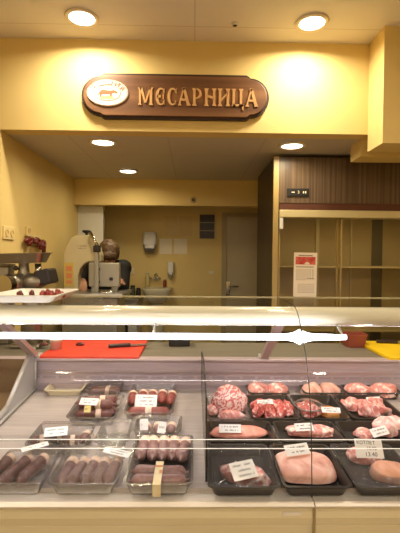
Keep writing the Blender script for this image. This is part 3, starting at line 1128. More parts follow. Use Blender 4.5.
# T6: red-brown
u_, v_, w_, d_, h_ = TR['T6']
p6 = make_sausage(.170, .0195, M['sausred'], M['band'], 0.0, .026, .004, 'red-brown sausage lying crosswise in front of the white tag', dk(u_, v_ - d_ / 2 + .034, .012, R(1)))
p6['group'] = 'red-brown sausages'
p6b = None
for i, (dx, txt) in enumerate(((-.086, 'leftmost'), (-.044, 'second from left'), (0, 'middle'), (.044, 'second from right'), (.086, 'rightmost'))):
    mt = dk(u_ + dx, v_ + .024 - (.012 if i in (0, 4) else 0), .010, R(90 + (4 if i == 0 else -4 if i == 4 else 0)))
    lab = '%s red-brown sausage of the row pointing to the back, behind the white tag' % txt
    if p6b is None:
        p6b = make_sausage(.105, .0205, M['sausred'], M['band'], .30, .018, .0, lab, mt)
        p6b['group'] = 'red-brown sausages'
    else:
        dup(p6b, mt, lab)
# T7: two dark packs
u_, v_, w_, d_, h_ = TR['T7']
p7 = make_sausage(.14, .0165, M['sausdark'], M['band'], .1, .018, .003, 'dark sausage nearer the front in the small rear left tray', dk(u_, v_ - .018, .003, R(3)))
p7['group'] = 'dark sausages in the small rear tray'
dup(p7, dk(u_, v_ + .016, .003, R(-3)), 'dark sausage nearer the back in the small rear left tray')


# ------------------------------------------------------------------ meat
def lump_bm(sx, sy, sz, seed, amp=.16, freq=1.6, sub=4, twist=0.0, pinch=0.0, sq=.85):
    bm = B()
    bmesh.ops.create_icosphere(bm, subdivisions=sub, radius=1)
    o = Vector((seed * 3.7, seed * 1.3, seed * 7.1))
    for v in bm.verts:
        p = v.co.copy()
        k = 1 + amp * noise.noise(p * freq + o) * 2 + amp * .45 * noise.noise(p * freq * 2.7 + o)
        p *= k
        if pinch:
            p.y *= 1 - pinch * (p.x * .5 + .5)
        if p.z < 0:
            p.z *= .3
        p = Vector((math.copysign(abs(p.x) ** sq, p.x), math.copysign(abs(p.y) ** sq, p.y), p.z))
        v.co = Vector((p.x * sx, p.y * sy + twist * p.x * p.x * sy, p.z * sz))
    zm = min(v.co.z for v in bm.verts)
    for v in bm.verts:
        v.co.z -= zm
    return bm


def meat(name, label, cat, sx, sy, sz, u, v, z, rz, m, seed, group=None, rx=0, ry=0, **k):
    bm = lump_bm(sx, sy, sz, seed, **k)
    me = obj(name, bm, m, None, True)
    me.matrix_basis = dk(u, v, z, R(rz), R(rx), R(ry))
    return tag(me, label, cat, group)


def at(px, py, h=.02):
    return U(px, py, h)


def drop(mesh_obj):
    return mesh_obj


FL = .0022
# A1 small chop
u, v = at(244, 474)
meat('pork_chop', 'small pink chop under a price tag in the black tray beside the divider', 'meat', .078, .046, .030, u, v, FL, -28, M['pink'], 3, amp=.12, freq=1.3)
# A2 wide pale slab
u, v = at(306, 466, .02)
meat('pork_slab', 'wide smooth pale pink pork slab filling the front black tray', 'meat', .094, .084, .034, u - .004, v - .002, FL, -8, M['palepink'], 11, amp=.07, freq=1.1, pinch=.12, sq=.6)
# A3
u, v = at(364, 455)
meat('pork_piece', 'pink meat piece behind the poultry, partly under the largest price tag', 'meat', .058, .046, .032, u + .004, v + .004, FL, 15, M['pink'], 5, amp=.1)
u, v = at(388, 474)
meat('poultry_piece', 'smooth rounded peach poultry piece at the front right', 'meat', .062, .050, .040, u + .008, v - .002, FL, -10, M['chicken'], 9, amp=.06, freq=1.0)
# B1
u, v = at(239, 431)
meat('pork_slab', 'long flat salmon-pink pork slab behind the small chop tray', 'meat', .108, .040, .026, u, v, FL, 0, M['slabpink'], 21, amp=.06, freq=1.2)
# B2
u, v = at(312, 430)
meat('pork_rib_piece', 'long uneven pink pork piece in the second row, narrow to the right', 'meat', .096, .036, .028, u, v, FL, -4, M['pink'], 31, amp=.16, pinch=.3)
# B3
u, v = at(378, 431)
meat('fatty_pork_piece', 'white-pink fatty meat piece at the right of the second row', 'meat', .066, .042, .048, u + .040, v + .004, FL, 20, M['whitefat'], 35, amp=.16)
meat('pork_piece', 'small pink meat piece left of the fatty white-pink piece, beside its tag', 'meat', .034, .032, .022, u - .058, v - .006, FL, 20, M['pink'], 36, amp=.12)
# C1 rolled pork
u_, v_, w_, d_, h_ = TR['C1']
meat('rolled_pork', 'big marbled rolled pork lump beside the divider', 'meat', .080, .052, .088, u_ + .012, v_ + .014, FL, 8, M['pinkred'], 41, amp=.07, freq=1.8)
meat('pork_piece', 'pale pink pork scrap left of the marbled rolled pork', 'meat', .018, .032, .034, u_ - .066, v_ - .014, FL, 70, M['pink'], 43, amp=.1)
meat('pork_piece', 'pink pork scrap in front of the marbled rolled pork', 'meat', .060, .016, .026, u_ + .02, v_ - .050, FL, 2, M['pink'], 44, amp=.1)
# C2 strips
u_, v_, w_, d_, h_ = TR['C2']
for i, (dx, dy, z, rz, txt) in enumerate(((-.058, -.022, FL, 60, 'at the front left'), (-.012, -.026, FL, 100, 'at the front middle'), (.036, -.024, FL, 70, 'at the front, right of middle'), (.072, .0, FL, 95, 'at the right end'),
                                          (-.040, .032, FL, 10, 'at the back left'), (.022, .034, FL, -8, 'at the back right'))):
    meat('pork_strip', 'red pork strip %s of the strip tray, third row' % txt, 'meat', .046, .022, .036, u_ + dx, v_ + dy, z, rz, M['redmeat'], 50 + i, 'red pork strips', amp=.22)
# C3
u_, v_, w_, d_, h_ = TR['C3']
meat('red_meat_piece', 'reddish meat piece in the tray with the round clear lid', 'meat', .050, .058, .036, u_ - .048, v_ + .002, FL, 30, M['redmeat'], 61, amp=.13)
meat('golden_cutlet', 'golden yellow flat cutlet right of the reddish meat', 'meat', .050, .048, .020, u_ + .046, v_ - .004, FL, -30, M['schnitzel'], 62, amp=.08)
lm = dk(u_ - .040, v_ + .002, HB) @ Matrix.Diagonal((.9, .9, 1, 1))
ld = obj('round_lid', lathe(B(), [(.066, .0008), (.068, .0008), (.068, .004), (.058, .012), (.0001, .015)], lm, 30, close=False), M['film'], TRO['C3'], True)
ld['label'] = 'round clear plastic lid'
obj('lid_rim', lathe(B(), [(.063, .0004), (.069, .0004), (.069, .0045), (.063, .0045), (.063, .0004)], lm, 30, close=False), M['cleararc'], ld, True)
# C4
u_, v_, w_, d_, h_ = TR['C4']
for i, (dx, dy, rz, txt, sx) in enumerate(((-.062, .034, -30, 'at the back left', .034), (-.012, .022, -20, 'just under the tag', .040), (.044, -.004, -40, 'at the right', .044), (-.008, -.036, -25, 'at the front', .036), (.050, .044, 10, 'at the back right', .036))):
    meat('pork_piece', 'pink pork piece %s in the third-row tray at the right' % txt, 'meat', sx * 1.2, .025, .038, u_ + dx, v_ + dy, FL, rz, M['pink'], 70 + i, 'pink pork pieces', amp=.22)
# D row
for key, m, txt, seeds in (('D1', M['pink'], 'behind the red pork strips', (81, 82)), ('D2', M['palepink'], 'in the middle tray at the very back', (83, 84)), ('D3', M['pink'], 'in the back right corner tray', (85, 86))):
    u_, v_, w_, d_, h_ = TR[key]
    for k, s_ in enumerate(seeds):
        meat('meat_piece', '%s meat piece %s' % (('left', 'right')[k], txt), 'meat', w_ * .26, d_ * .46, .046, u_ + (k - .5) * w_ * .46, v_, FL, 5 * k, m, s_, amp=.1)


# ------------------------------------------------------------------ price tags
def squiggle(bm, x0, x1, y, hgt, seed, mtx, t=.0014):
    r_ = random.Random(seed)
    x = x0
    step = hgt * .55
    pts = []
    up = 1
    while x < x1:
        if r_.random() < .14:
            if len(pts) > 1:
                for a, b in zip(pts, pts[1:]):
                    seg(bm, a, b, t, mtx)
            pts = []
            x += step * .8
        pts.append((x, y + up * hgt * .5 * r_.uniform(.5, 1)))
        up = -up
        x += step * r_.uniform(.5, 1.0)
    for a, b in zip(pts, pts[1:]):
        seg(bm, a, b, t, mtx)


def seg(bm, a, b, t, mtx):
    d = Vector((b[0] - a[0], b[1] - a[1]))
    if d.length < 1e-6:
        return
    n = Vector((-d.y, d.x)).normalized() * t / 2
    q = [(a[0] + n.x, a[1] + n.y), (b[0] + n.x, b[1] + n.y), (b[0] - n.x, b[1] - n.y), (a[0] - n.x, a[1] - n.y)]
    bm.faces.new([bm.verts.new(mtx @ Vector((x, y, .0006))) for x, y in q])


def price_tag(label, px, py, h, w, hh_, rz, tilt, lines=2, seed=1, paper=None, txt=None):
    """card that leans back on what lies below; (px,py) is its centre in the photo"""
    u, v = U(px, py, h + .5 * hh_ * math.sin(R(tilt)))
    mt = dk(u, v, h + .5 * hh_ * math.sin(R(tilt)), R(rz), R(tilt))
    t = thing('price_tag', label, 'price tag', mtx=mt)
    obj('card', box(B(), -w / 2, w / 2, -hh_ / 2, hh_ / 2, -.0004, .0004, mt), paper or M['paper'], t)
    bm = B()
    if txt:
        for i, s in enumerate(txt):
            join(bm, text_bm(s[0], s[1], mt @ Matrix.Translation((s[2], s[3], .0006)), .0001))
    else:
        for i in range(lines):
            y = hh_ * (.5 - (i + .75) / (lines + .5))
            squiggle(bm, -w * .38 + (w * .12 if i else 0), w * .38, y, hh_ / (lines + 1.2) * .62, seed * 10 + i, mt)
    obj('handwriting', bm, M['ink'], t)
    return t


lidh = HT + .0112
price_tag('pale blue-white price tag, second row far left', 56, 431.5, lidh, .078, .040, 12, 24, 2, 1, M['bluepaper'])
price_tag('pale narrow paper strip slanting across the far left front tray', 35, 446.5, lidh, .085, .022, 32, 12, 1, 2)
price_tag('white handwritten price tag slanting over the five-sausage tray', 117, 452, lidh, .095, .026, -22, 12, 2, 3)
price_tag('large white price tag on the red-brown sausages', 146, 401, HT + .001, .092, .052, -3, 52, 3, 4)
price_tag('small white tag on the left of the short sausages behind the taped tray', 144, 424.5, .040, .030, .040, 4, 55, 1, 5)
price_tag('small white tag on the right of the short sausages behind the taped tray', 162, 427.5, .040, .030, .040, -18, 55, 1, 6)
price_tag('white price tag on the piled dark sausages, third row left', 89, 401.5, .066, .075, .034, -6, 30, 2, 7)
price_tag('small yellow tag at the front of the piled dark sausages', 87.5, 409, .052, .026, .026, 0, 62, 1, 8, M['bandyellow'])
price_tag('white price tag lying on the small chop beside the divider', 243.5, 470, .042, .080, .054, 20, 34, 3, 9)
price_tag('white price tag on the wide pale pork slab', 297, 449.5, .052, .084, .036, 14, 40, 2, 10)
price_tag('largest price tag, handwritten with two prices, at the front right', 369, 448.5, .046, .088, .058, -4, 54, 3, 11, None,
          [('КОТЛЕТ', .015, -.008, .017), ('10.90', .015, .008, .000), ('13.40', .018, .004, -.018)])
price_tag('white price tag on the long salmon-pink slab', 230, 428.5, .030, .082, .032, -2, 42, 2, 12)
price_tag('white price tag on the long uneven pork piece, second row middle', 304, 427, .034, .070, .030, 6, 42, 2, 13)
price_tag('white price tag slanting on the fatty meat, second row right', 379.5, 431.5, .038, .080, .032, 24, 40, 2, 14)
price_tag('narrow white price tag on the red pork strips', 265, 402, .040, .070, .022, 8, 35, 2, 15)
price_tag('narrow white price tag between reddish meat and golden cutlet', 331, 410, .040, .075, .024, -6, 40, 2, 16)
price_tag('narrow white price tag on the loose pink pork, third row right', 374, 399.5, .040, .066, .026, 8, 38, 2, 17)

# ------------------------------------------------------------------ things on the worktop
zt = ztw + .0005
a0, a1 = PZ(38, 356, zt + .015), PZ(139, 356, zt + .015)
yb_ = 2.37
rbd = thing('cutting_board', 'red plastic cutting board on the worktop behind the counter, left', 'cutting board', ((a0.x + a1.x) / 2, 2.2, zt))
obj('board_slab', bx(a0.x, a1.x, a0.y, yb_, zt, zt + .015), M['red'], rbd, bevel=.004)
p = PZ(120, 347, zt + .016)
kn = thing('knife', 'knife with dark handle lying on the red cutting board', 'knife', (p.x, p.y, zt + .0158))
mk = Matrix.Translation((p.x, p.y, zt + .0158)) @ Matrix.Rotation(R(18), 4, 'Z')
obj('knife_handle', loft(B(), [[(x, y, z) for y, z in ((-.011, 0), (.011, 0), (.013, .012), (0, .02), (-.013, .012))] for x in (-.06, .055)], mk, True, True), M['knife'], kn, bevel=.003)
obj('knife_blade', prism(B(), [(.055, -.012), (.15, -.012), (.17, .0), (.15, .012), (.055, .014)], mk @ Matrix.Translation((0, 0, .006)), .002), M['steel'], kn)
p = PZ(54, 350, zt + .016)
bt = thing('white_tub', 'small white tub on the left end of the red cutting board', 'tub', (p.x, p.y + .03, zt + .0155))
obj('tub_body', lathe(B(), [(.026, 0), (.030, .04), (.032, .04), (.032, .044), (.027, .044)], Matrix.Translation((p.x, p.y + .03, zt + .0158))), M['white'], bt, True)
obj('tub_lid', lathe(B(), [(.033, .0445), (.033, .052), (.0001, .053)], Matrix.Translation((p.x, p.y + .03, zt + .0158))), M['white'], bt, True)
for px, txt in ((43, 'dark meat scrap left of the white tub on the red board'), (79, 'dark meat scrap near the middle of the red board')):
    p = PZ(px, 346, zt + .016)
    o = obj('meat_scrap', lump_bm(.022, .014, .012, px, sub=3), M['darkmeat'], None, True)
    o.location = (p.x, p.y + .02, zt + .0155)
    tag(o, txt, 'meat')
a0, a1 = PZ(389, 357, zt + .018), PZ(365.5, 338.5, zt + .018)
ybd = thing('cutting_board', 'yellow plastic cutting board on the worktop at the far right', 'cutting board', (a0.x + .2, 2.2, zt))
obj('board_slab', bx(a0.x, a0.x + .45, a0.y, yb_, zt, zt + .018), M['yellow'], ybd, bevel=.004)
obj('board_foot', bx(a0.x + .01, a0.x + .44, a0.y + .004, yb_ - .01, zt - .0003, zt + .003), M['redbrown'], ybd)
p = PZ(384, 343, zt + .019)
kn = thing('knife', 'knife with dark handle lying on the yellow cutting board', 'knife', (p.x, p.y, zt + .0188))
mk = Matrix.Translation((p.x + .02, p.y, zt + .0188)) @ Matrix.Rotation(R(-8), 4, 'Z')
obj('knife_handle', loft(B(), [[(x, y, z) for y, z in ((-.011, 0), (.011, 0), (.013, .012), (0, .02), (-.013, .012))] for x in (-.06, .055)], mk, True, True), M['knife'], kn, bevel=.003)
obj('knife_blade', prism(B(), [(.055, -.012), (.18, -.012), (.20, .0), (.18, .012), (.055, .014)], mk @ Matrix.Translation((0, 0, .006)), .002), M['steel'], kn)
# red-brown tub left of the yellow board
p, q = PY(345, 341, 2.30), PY(364, 327, 2.30)
rt = thing('plastic_crate', 'red-brown plastic crate on the worktop left of the yellow board', 'crate', ((p.x + q.x) / 2, 2.3, zt))
cxm = (p.x + q.x) / 2
mt = Matrix.Translation((cxm, 2.31, zt + .0005))
lp = lambda ww, dd, z: [(x, y, z) for x, y in rrect(ww, dd, .012)]
obj('crate_body', loft(B(), [lp(.10, .09, 0), lp(.115, .105, .066), lp(.125, .115, .066), lp(.125, .115, .072), lp(.110, .10, .072), lp(.096, .086, .004)], mt, True, True), M['redbrown'], rt)
# grey scale body near the middle
p, q = PY(169, 337, 2.30), PY(190, 325, 2.30)
sk = thing('counter_scale', 'small dark grey box-shaped scale on the worktop near the middle', 'scale', ((p.x + q.x) / 2, 2.3, zt))
obj('scale_body', bx(p.x, q.x, 2.27, 2.36, zt, zt + .055), M['dark'], sk, bevel=.006)
obj('scale_plate', bx(p.x - .008, q.x + .008, 2.262, 2.368, zt + .057, zt + .063), M['steel'], sk, bevel=.002)
obj('scale_stem', bx((p.x + q.x) / 2 - .02, (p.x + q.x) / 2 + .02, 2.30, 2.33, zt + .05, zt + .058), M['steel'], sk)

# ------------------------------------------------------------------ on the glass top: white tray with meat bits, calendar
zc = ZG + .0035
a0, a1 = PZ(-14, 303, zc), PZ(56, 303, zc)
t0 = thing('white_tray', 'shallow white tray with scraps of meat on the glass top, left', 'tray', ((a0.x + a1.x) / 2, 1.6, zc))
lp = lambda ww, dd, z, dx=0: [(x + dx, y, z) for x, y in rrect(ww, dd, .02)]
w = a1.x - a0.x
tcx = (a0.x + a1.x) / 2
Ymid = (a0.y + 1.725) / 2
dd = 1.725 - a0.y
mt = Matrix.Translation((tcx, Ymid, zc))
obj('tray_shell', loft(B(), [lp(w - .05, dd - .03, 0), lp(w, dd, .024), lp(w + .014, dd + .01, .024), lp(w + .014, dd + .01, .028), lp(w - .004, dd - .004, .028), lp(w - .054, dd - .034, .005)], mt, True, True), M['white'], t0, bevel=.001)
k = 0
for px, py, sx, txt in ((7, 293.5, .012, 'dark meat scrap at the left end of the white tray'), (20, 293.5, .011, 'dark meat scrap left of middle on the white tray')):
    p = PZ(px, py, zc + .03)
    o = obj('meat_scrap', lump_bm(sx, .010, .020, px, sub=3), M['darkmeat'], None, True)
    o.location = (p.x, Ymid + .0, zc + .0053)
    tag(o, txt, 'meat')
for i, px in enumerate((35, 40, 45, 50, 56)):
    p = PZ(px, 293, zc + .03)
    o = obj('meat_scrap', lump_bm(.0125, .014, .020 + .004 * (i % 2), 20 + i, sub=3), M['darkredmeat'], None, True)
    o.location = (p.x, Ymid + (.008 if i % 2 else -.008), zc + .0053)
    tag(o, '%s piece of the red meat heap, counted from the left, on the white tray' % ORD[i], 'meat', 'red meat heap on the white tray')

a0, a1 = PY(294, 252.5, 1.72), PY(316.5, 303, 1.72)
zb1 = ZG + .0055
cal = thing('calendar', 'tall paper calendar with red picture standing on the glass top', 'calendar', ((a0.x + a1.x) / 2, 1.722, zb1))
cw = a1.x - a0.x
ch_ = a0.z - zb1
mt = facing((a0.x + a1.x) / 2, 1.7265, zb1) @ Matrix.Rotation(R(-.6), 4, 'Z')
obj('calendar_sheet', box(B(), -cw / 2, cw / 2, 0, ch_, 0, .0012, mt), M['calpaper'], cal)
obj('calendar_picture', box(B(), -cw * .43, cw * .43, ch_ * .73, ch_ * .905, .0013, .0018, mt), M['calpic'], cal)
bm = prism(B(), [(-cw * .05, ch_ * .735), (cw * .2, ch_ * .735), (cw * .14, ch_ * .78), (cw * .02, ch_ * .785)], mt @ Matrix.Translation((0, 0, .0019)), .0004)
obj('picture_highlight', bm, M['calpaper'], cal)
bm = B()
for r_ in range(6):
    for k in range(7):
        if r_ < 5 or k < 4:
            box(bm, -cw * .38 + k * cw * .112, -cw * .38 + k * cw * .112 + cw * .07, ch_ * (.60 - .045 * r_), ch_ * (.60 - .045 * r_) + ch_ * .016, .0013, .0016, mt)
obj('calendar_dates', bm, M['calink'], cal)
bm = B()
for r_ in range(5):
    for k in range(7):
        box(bm, -cw * .30 + k * cw * .105, -cw * .30 + k * cw * .105 + cw * .06, ch_ * (.27 - .045 * r_), ch_ * (.27 - .045 * r_) + ch_ * .016, .0013, .0016, mt)
box(bm, -cw * .4, cw * .36, ch_ * .665, ch_ * .685, .0013, .0016, mt)
box(bm, cw * .05, cw * .4, ch_ * .40, ch_ * .415, .0013, .0016, mt)
box(bm, -cw * .3, cw * .3, ch_ * .92, ch_ * .945, .0013, .0016, mt)
obj('calendar_dates', bm, M['calink'], cal)

# ------------------------------------------------------------------ wall fridge with laminate front
YFR = 2.85
fl = PY(278.5, 157, YFR)
FX0, FX1 = fl.x, XR - .02
FZT = fl.z
zh = PY(300, 203, YFR).z
zr0 = PY(300, 210, YFR).z
zr1 = PY(300, 217.5, YFR).z
YFB = YFR + .72
fr_ = thing('glass_door_fridge', 'tall wall fridge with dark streaked laminate header and sliding glass doors', 'fridge', ((FX0 + FX1) / 2, YFR, 0))
obj('header', bx(FX0 + .005, FX1, YFR, YFR + .5, zh, FZT), M['laminate'], fr_)
obj('header_strip', bx(FX0 + .01, FX1, YFR + .004, YFR + .1, zr0, zh), M['redstrip'], fr_)
obj('door_rail', bx(FX0 + .01, FX1, YFR - .008, YFR + .1, zr1, zr0), M['rail'], fr_, bevel=.004)
obj('side_panel', bx(FX0 - .028, FX0 - .0, YFR + .01, YFB, 0, FZT), M['lamside'], fr_)
obj('edge_trim', bx(FX0 - .034, FX0 + .004, YFR - .008, YFR + .012, 0, FZT + .004), M['trim'], fr_, bevel=.003)
obj('top_panel', bx(FX0, FX1, YFR + .02, YFB, FZT - .03, FZT - .003), M['lamside'], fr_)
obj('back_panel', bx(FX0, FX1, YFB - .03, YFB, .1, zh), M['fridgein'], fr_)
obj('base', bx(FX0, FX1, YFR + .02, YFB, 0, .2), M['lamside'], fr_)
obj('right_panel', bx(FX1 - .03, FX1 + .0, YFR + .01, YFB - .03, .2, zh), M['lamside'], fr_)
xm = PY(342, 260, YFR).x
g1 = obj('sliding_door', bx(FX0 + .012, xm, YFR + .02, YFR + .025, .2, zr1), M['fridgeglass'], fr_)
bm = bx(xm - .004, xm + .004, YFR + .016, YFR + .03, .2, zr1)
box(bm, FX0 + .012, FX0 + .022, YFR + .016, YFR + .03, .2, zr1)
obj('door_stile', bm, M['trim'], g1)
hp, hq = PY(279.5, 214, YFR), PY(283, 229, YFR)
obj('door_handle', bx(hp.x, hq.x, YFR - .004, YFR + .02, hq.z, hp.z), M['white'], g1, bevel=.003)
g2 = obj('sliding_door', bx(xm - .03, FX1 - .03, YFR + .045, YFR + .05, .2, zr1), M['fridgeglass'], fr_)
obj('door_stile', bx(xm - .024, xm - .014, YFR + .04, YFR + .055, .2, zr1), M['trim'], g2)
l = bpy.data.lights.new('fridge_fill_lamp', 'AREA')  # unseen lamp added to brighten the fridge inside
l.shape = 'RECTANGLE'
l.size, l.size_y = 1.2, .05
l.energy = 2.2
l.color = (1, .86, .6)
lo = bpy.data.objects.new('fridge_fill_lamp', l)
lo.location = ((FX0 + FX1) / 2, YFR + .12, zr1 + .02)
COL.objects.link(lo)
# inside: shelves, a slotted strip
for py in (266, 330, 370):
    z = PY(300, py, YFR + .3).z
    obj('shelf', bx(FX0 + .03, FX1 - .03, YFR + .3, YFB - .03, z - .012, z), M['fridgein'], fr_)
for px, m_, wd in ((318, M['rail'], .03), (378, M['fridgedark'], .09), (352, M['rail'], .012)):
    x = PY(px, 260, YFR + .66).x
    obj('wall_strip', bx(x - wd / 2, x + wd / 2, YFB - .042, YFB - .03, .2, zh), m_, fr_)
cp, cq = PY(287, 188.5, YFR), PY(308.5, 196.5, YFR)
ctl = obj('control_panel', bx(cp.x, cq.x, YFR - .01, YFR, cq.z, cp.z), M['black'], fr_, bevel=.002)
bm = text_bm('3', .028, facing(cp.x + (cq.x - cp.x) * .52, YFR - .0105, (cp.z + cq.z) / 2), .0004)
for k in (.72, .82):
    box(bm, cp.x + (cq.x - cp.x) * k, cp.x + (cq.x - cp.x) * (k + .05), YFR - .0108, YFR - .0102, cq.z + .02, cp.z - .02)
box(bm, cp.x + (cq.x - cp.x) * .2, cp.x + (cq.x - cp.x) * .34, YFR - .0108, YFR - .0102, cq.z + .024, cp.z - .024)
obj('control_display', bm, M['digit'], ctl)

# ------------------------------------------------------------------ left: table, grinder, peppers, sockets
YG = 2.27
g0 = PY(28, 290, YG)
gx = g0.x
gr = thing('meat_grinder', 'meat grinder with wide steel feed pan on top, in front of the left wall', 'meat grinder', (gx, YG, ztw))
pa, pb, pz0, pz1 = PY(5, 254, YG), PY(58, 254, YG), PY(28, 263, YG).z, PY(28, 254, YG).z
pcx, pw_ = (pa.x + pb.x) / 2, pb.x - pa.x
lp = lambda ww, dd, z: [(x, y, z) for x, y in rrect(ww, dd, .03)]
mt = Matrix.Translation((pcx, YG, 0)) @ Matrix.Rotation(R(-2), 4, 'Y')
obj('feed_pan', loft(B(), [lp(pw_ * .82, .12, pz0), lp(pw_ - .012, .17, pz1), lp(pw_, .182, pz1), lp(pw_, .182, pz1 + .005), lp(pw_ - .018, .166, pz1 + .005), lp(pw_ * .8, .11, pz0 + .005)], mt, True, True), M['castiron'], gr)
nx = PY(33, 270, YG).x
zz = PY(28, 281, YG).z
obj('feed_neck', lathe(B(), [(.045, zz + .02), (.03, zz + .05), (.026, pz0 - .005), (.045, pz0 + .012)], Matrix.Translation((nx - .05, YG, 0)), 20), M['castiron'], gr, True)
obj('feed_neck', lathe(B(), [(.026, zz + .02), (.018, zz + .06), (.018, pz0 - .002)], Matrix.Translation((nx + .02, YG + .02, 0)), 20), M['chrome'], gr, True)
bm = B()
ell(bm, Vector((gx + .03, YG, zz)), (.08, .07, .045), 3)
limb(bm, (gx - .03, YG - .03, zz), (gx - .06, YG - .11, zz - .01), .045, .04, 20)
limb(bm, (gx + .02, YG, ztw + .02), (gx + .02, YG, zz - .02), .06, .045, 20)
obj('grinder_body', bm, M['castiron'], gr, True)
obj('grinder_ring', limb(B(), (gx - .058, YG - .10, zz - .008), (gx - .070, YG - .135, zz - .012), .05, .05, 24), M['chrome'], gr)
mp_, mq = PY(38, 270, YG), PY(52.5, 284, YG)
mtx = Matrix.Translation(((mp_.x + mq.x) / 2, YG + .02, (mp_.z + mq.z) / 2)) @ Matrix.Rotation(R(-14), 4, 'Y')
obj('motor_housing', box(B(), -.042, .042, -.07, .07, -.042, .042, mtx), M['dark'], gr, bevel=.012)
kx = PY(18, 268, YG)
kb = limb(B(), (kx.x, YG - .03, kx.z), (nx - .05, YG - .0, kx.z - .01), .006, .006)
ell(kb, Vector((kx.x, YG - .03, kx.z)), (.014, .014, .014), 2)
obj('clamp_knob', kb, M['dark'], gr, True)
obj('grinder_foot', bx(gx - .07, gx + .09, YG - .08, YG + .1, ztw + .0005, ztw + .022), M['castiron'], gr, bevel=.01)
# steel container left of the grinder
p, q = PY(-8, 290, 2.33), PY(11, 266, 2.33)
bc = thing('steel_bin', 'dull steel box behind the meat grinder at the left edge', 'box', ((p.x + q.x) / 2, 2.34, ztw))
obj('bin_body', bx(p.x, q.x, 2.30, 2.38, ztw + .0005, q.z), M['castiron'], bc, bevel=.008)
obj('bin_lid', bx(p.x - .004, q.x + .004, 2.296, 2.384, q.z + .0005, q.z + .012), M['castiron'], bc, bevel=.004)

# dried peppers on the left wall
pp = PY(30, 238.5, 2.84)
pr = thing('pepper_bunch', 'bunch of dark red dried peppers hanging on the yellow left wall', 'peppers', (XL, pp.y, pp.z))
bm = B()
r2 = random.Random(4)
spots = [(-.055, .012, 70), (-.03, .016, 95), (-.005, .018, 80), (.02, .014, 100), (.045, .006, 70), (-.04, -.006, 60), (-.012, -.002, 88), (.018, -.01, 60), (.05, -.024, 20), (.06, -.04, 8), (.035, -.02, 30)]
for dy, dz, an in spots:
    a = R(180 - an)
    cpt = Vector((XL + .036 + r2.uniform(-.008, .01), pp.y + .02 + dy * 2.6, pp.z - .022 + dz * .9))
    d = Vector((.1, math.sin(a), -math.cos(a))).normalized()
    limb(bm, cpt - d * .026, cpt + d * .012, .015, .013, 10)
    limb(bm, cpt + d * .012, cpt + d * .038, .013, .003, 10)
    ell(bm, cpt - d * .026, (.015, .015, .015), 2)
obj('peppers', bm, M['pepper'], pr, True)
bm = bx(XL, XL + .02, pp.y - .10, pp.y + .14, pp.z + .012, pp.z + .028)
limb(bm, (XL + .018, pp.y, pp.z + .02), (XL + .036, pp.y, pp.z - .01), .005, .005)
obj('wall_hook', bm, M['socket'], pr)


def wall_plate(px, py, label, w, hgt, holes):
    d = ray(px, py)
    q = EYE + d * (XL / d.x)
    t = thing('wall_socket', label, 'socket', (XL, q.y, q.z))
    obj('socket_plate', bx(XL, XL + .009, q.y - w / 2, q.y + w / 2, q.z - hgt / 2, q.z + hgt / 2), M['socket'], t, bevel=.003)
    for s in holes:
        mt = Matrix.Translation((XL + .009, q.y + s, q.z)) @ Matrix.Rotation(PI / 2, 4, 'Y')
        obj('socket_well', lathe(B(), [(.02, 0), (.022, .002), (.022, .004), (.016, .004), (.015, .001)], mt, 18), M['sheetfaint'], t)


wall_plate(8, 233, 'double white wall socket at the far left of the yellow wall', .15, .08, (-.035, .035))
wall_plate(28, 231, 'pale wall socket just above the dried peppers', .08, .06, (0,))

# ------------------------------------------------------------------ bone saw
YW = 3.1
S = lambda px, py, Y=YW: PY(px, py, Y)
sx0 = S(64, 290)
saw = thing('bone_saw', 'cream and steel butcher band saw with black top knob, in front of the person', 'band saw', (S(95, 290).x, YW, 0))
ztab = S(95, 292).z
obj('saw_cabinet', bx(S(66, 290).x, S(120, 290).x, 3.0, 3.35, 0, ztab - .03), M['sawsteel'], saw, bevel=.01)
obj('saw_table', bx(S(62, 290).x, S(126, 290).x, 2.93, 3.38, ztab - .03, ztab), M['steel'], saw, bevel=.004)
cov = [(63.5, 292), (63.5, 256), (66, 246), (71, 238), (76, 235), (90, 235), (95, 240), (99, 248), (101, 255), (101, 262), (88, 262), (84, 264), (80, 269), (78, 276), (78, 292)]
pts = [(S(px, py, 3.2).x, S(px, py, 3.2).z) for px, py in cov]
bm = B()
prism(bm, [(x, z) for x, z in pts], Matrix(((1, 0, 0, 0), (0, 0, 1, 3.2), (0, 1, 0, 0), (0, 0, 0, 1))), .10)
obj('wheel_cover', bm, M['sawcream'], saw, bevel=.01)
lo_ = S(82, 247, 3.199)
bm = B()
squiggle(bm, -.04, .04, .008, .014, 5, facing(lo_.x, 3.1985, lo_.z), .003)
squiggle(bm, -.03, .03, -.012, .012, 6, facing(lo_.x, 3.1985, lo_.z), .003)
obj('maker_mark', bm, M['calink'], saw)
k0 = S(86, 236, 3.2)
kb = B()
lathe(kb, [(.010, -.02), (.010, .012), (.034, .026), (.036, .034), (.03, .04), (.0001, .042)], Matrix.Translation((k0.x - .008, 3.25, k0.z + .008)), 20)
obj('tension_knob', kb, M['black'], saw, True)
a, b = S(89, 233), S(98, 248)
bm = limb(B(), (a.x, 3.14, a.z), (b.x, 3.12, b.z), .014, .014, 12)
limb(bm, (a.x, 3.14, a.z), (a.x - .01, 3.205, a.z - .01), .014, .014, 12)
obj('tension_arm', bm, M['chrome'], saw, True)
cx = S(96.5, 260).x
obj('blade_guide_post', bx(cx - .016, cx + .014, 3.1, 3.13, ztab, S(96, 246).z), M['sawsteel'], saw, bevel=.004)
obj('guide_clamp', bx(cx - .024, cx + .024, 3.09, 3.14, S(96, 252).z, S(96, 246).z + .005), M['dark'], saw, bevel=.005)
bp_, bq = S(88.5, 262.5, 3.14), S(119.5, 287, 3.14)
obj('blade_guard', bx(bp_.x, bq.x, 3.14, 3.20, bq.z, bp_.z), M['sawsteel'], saw, bevel=.008)
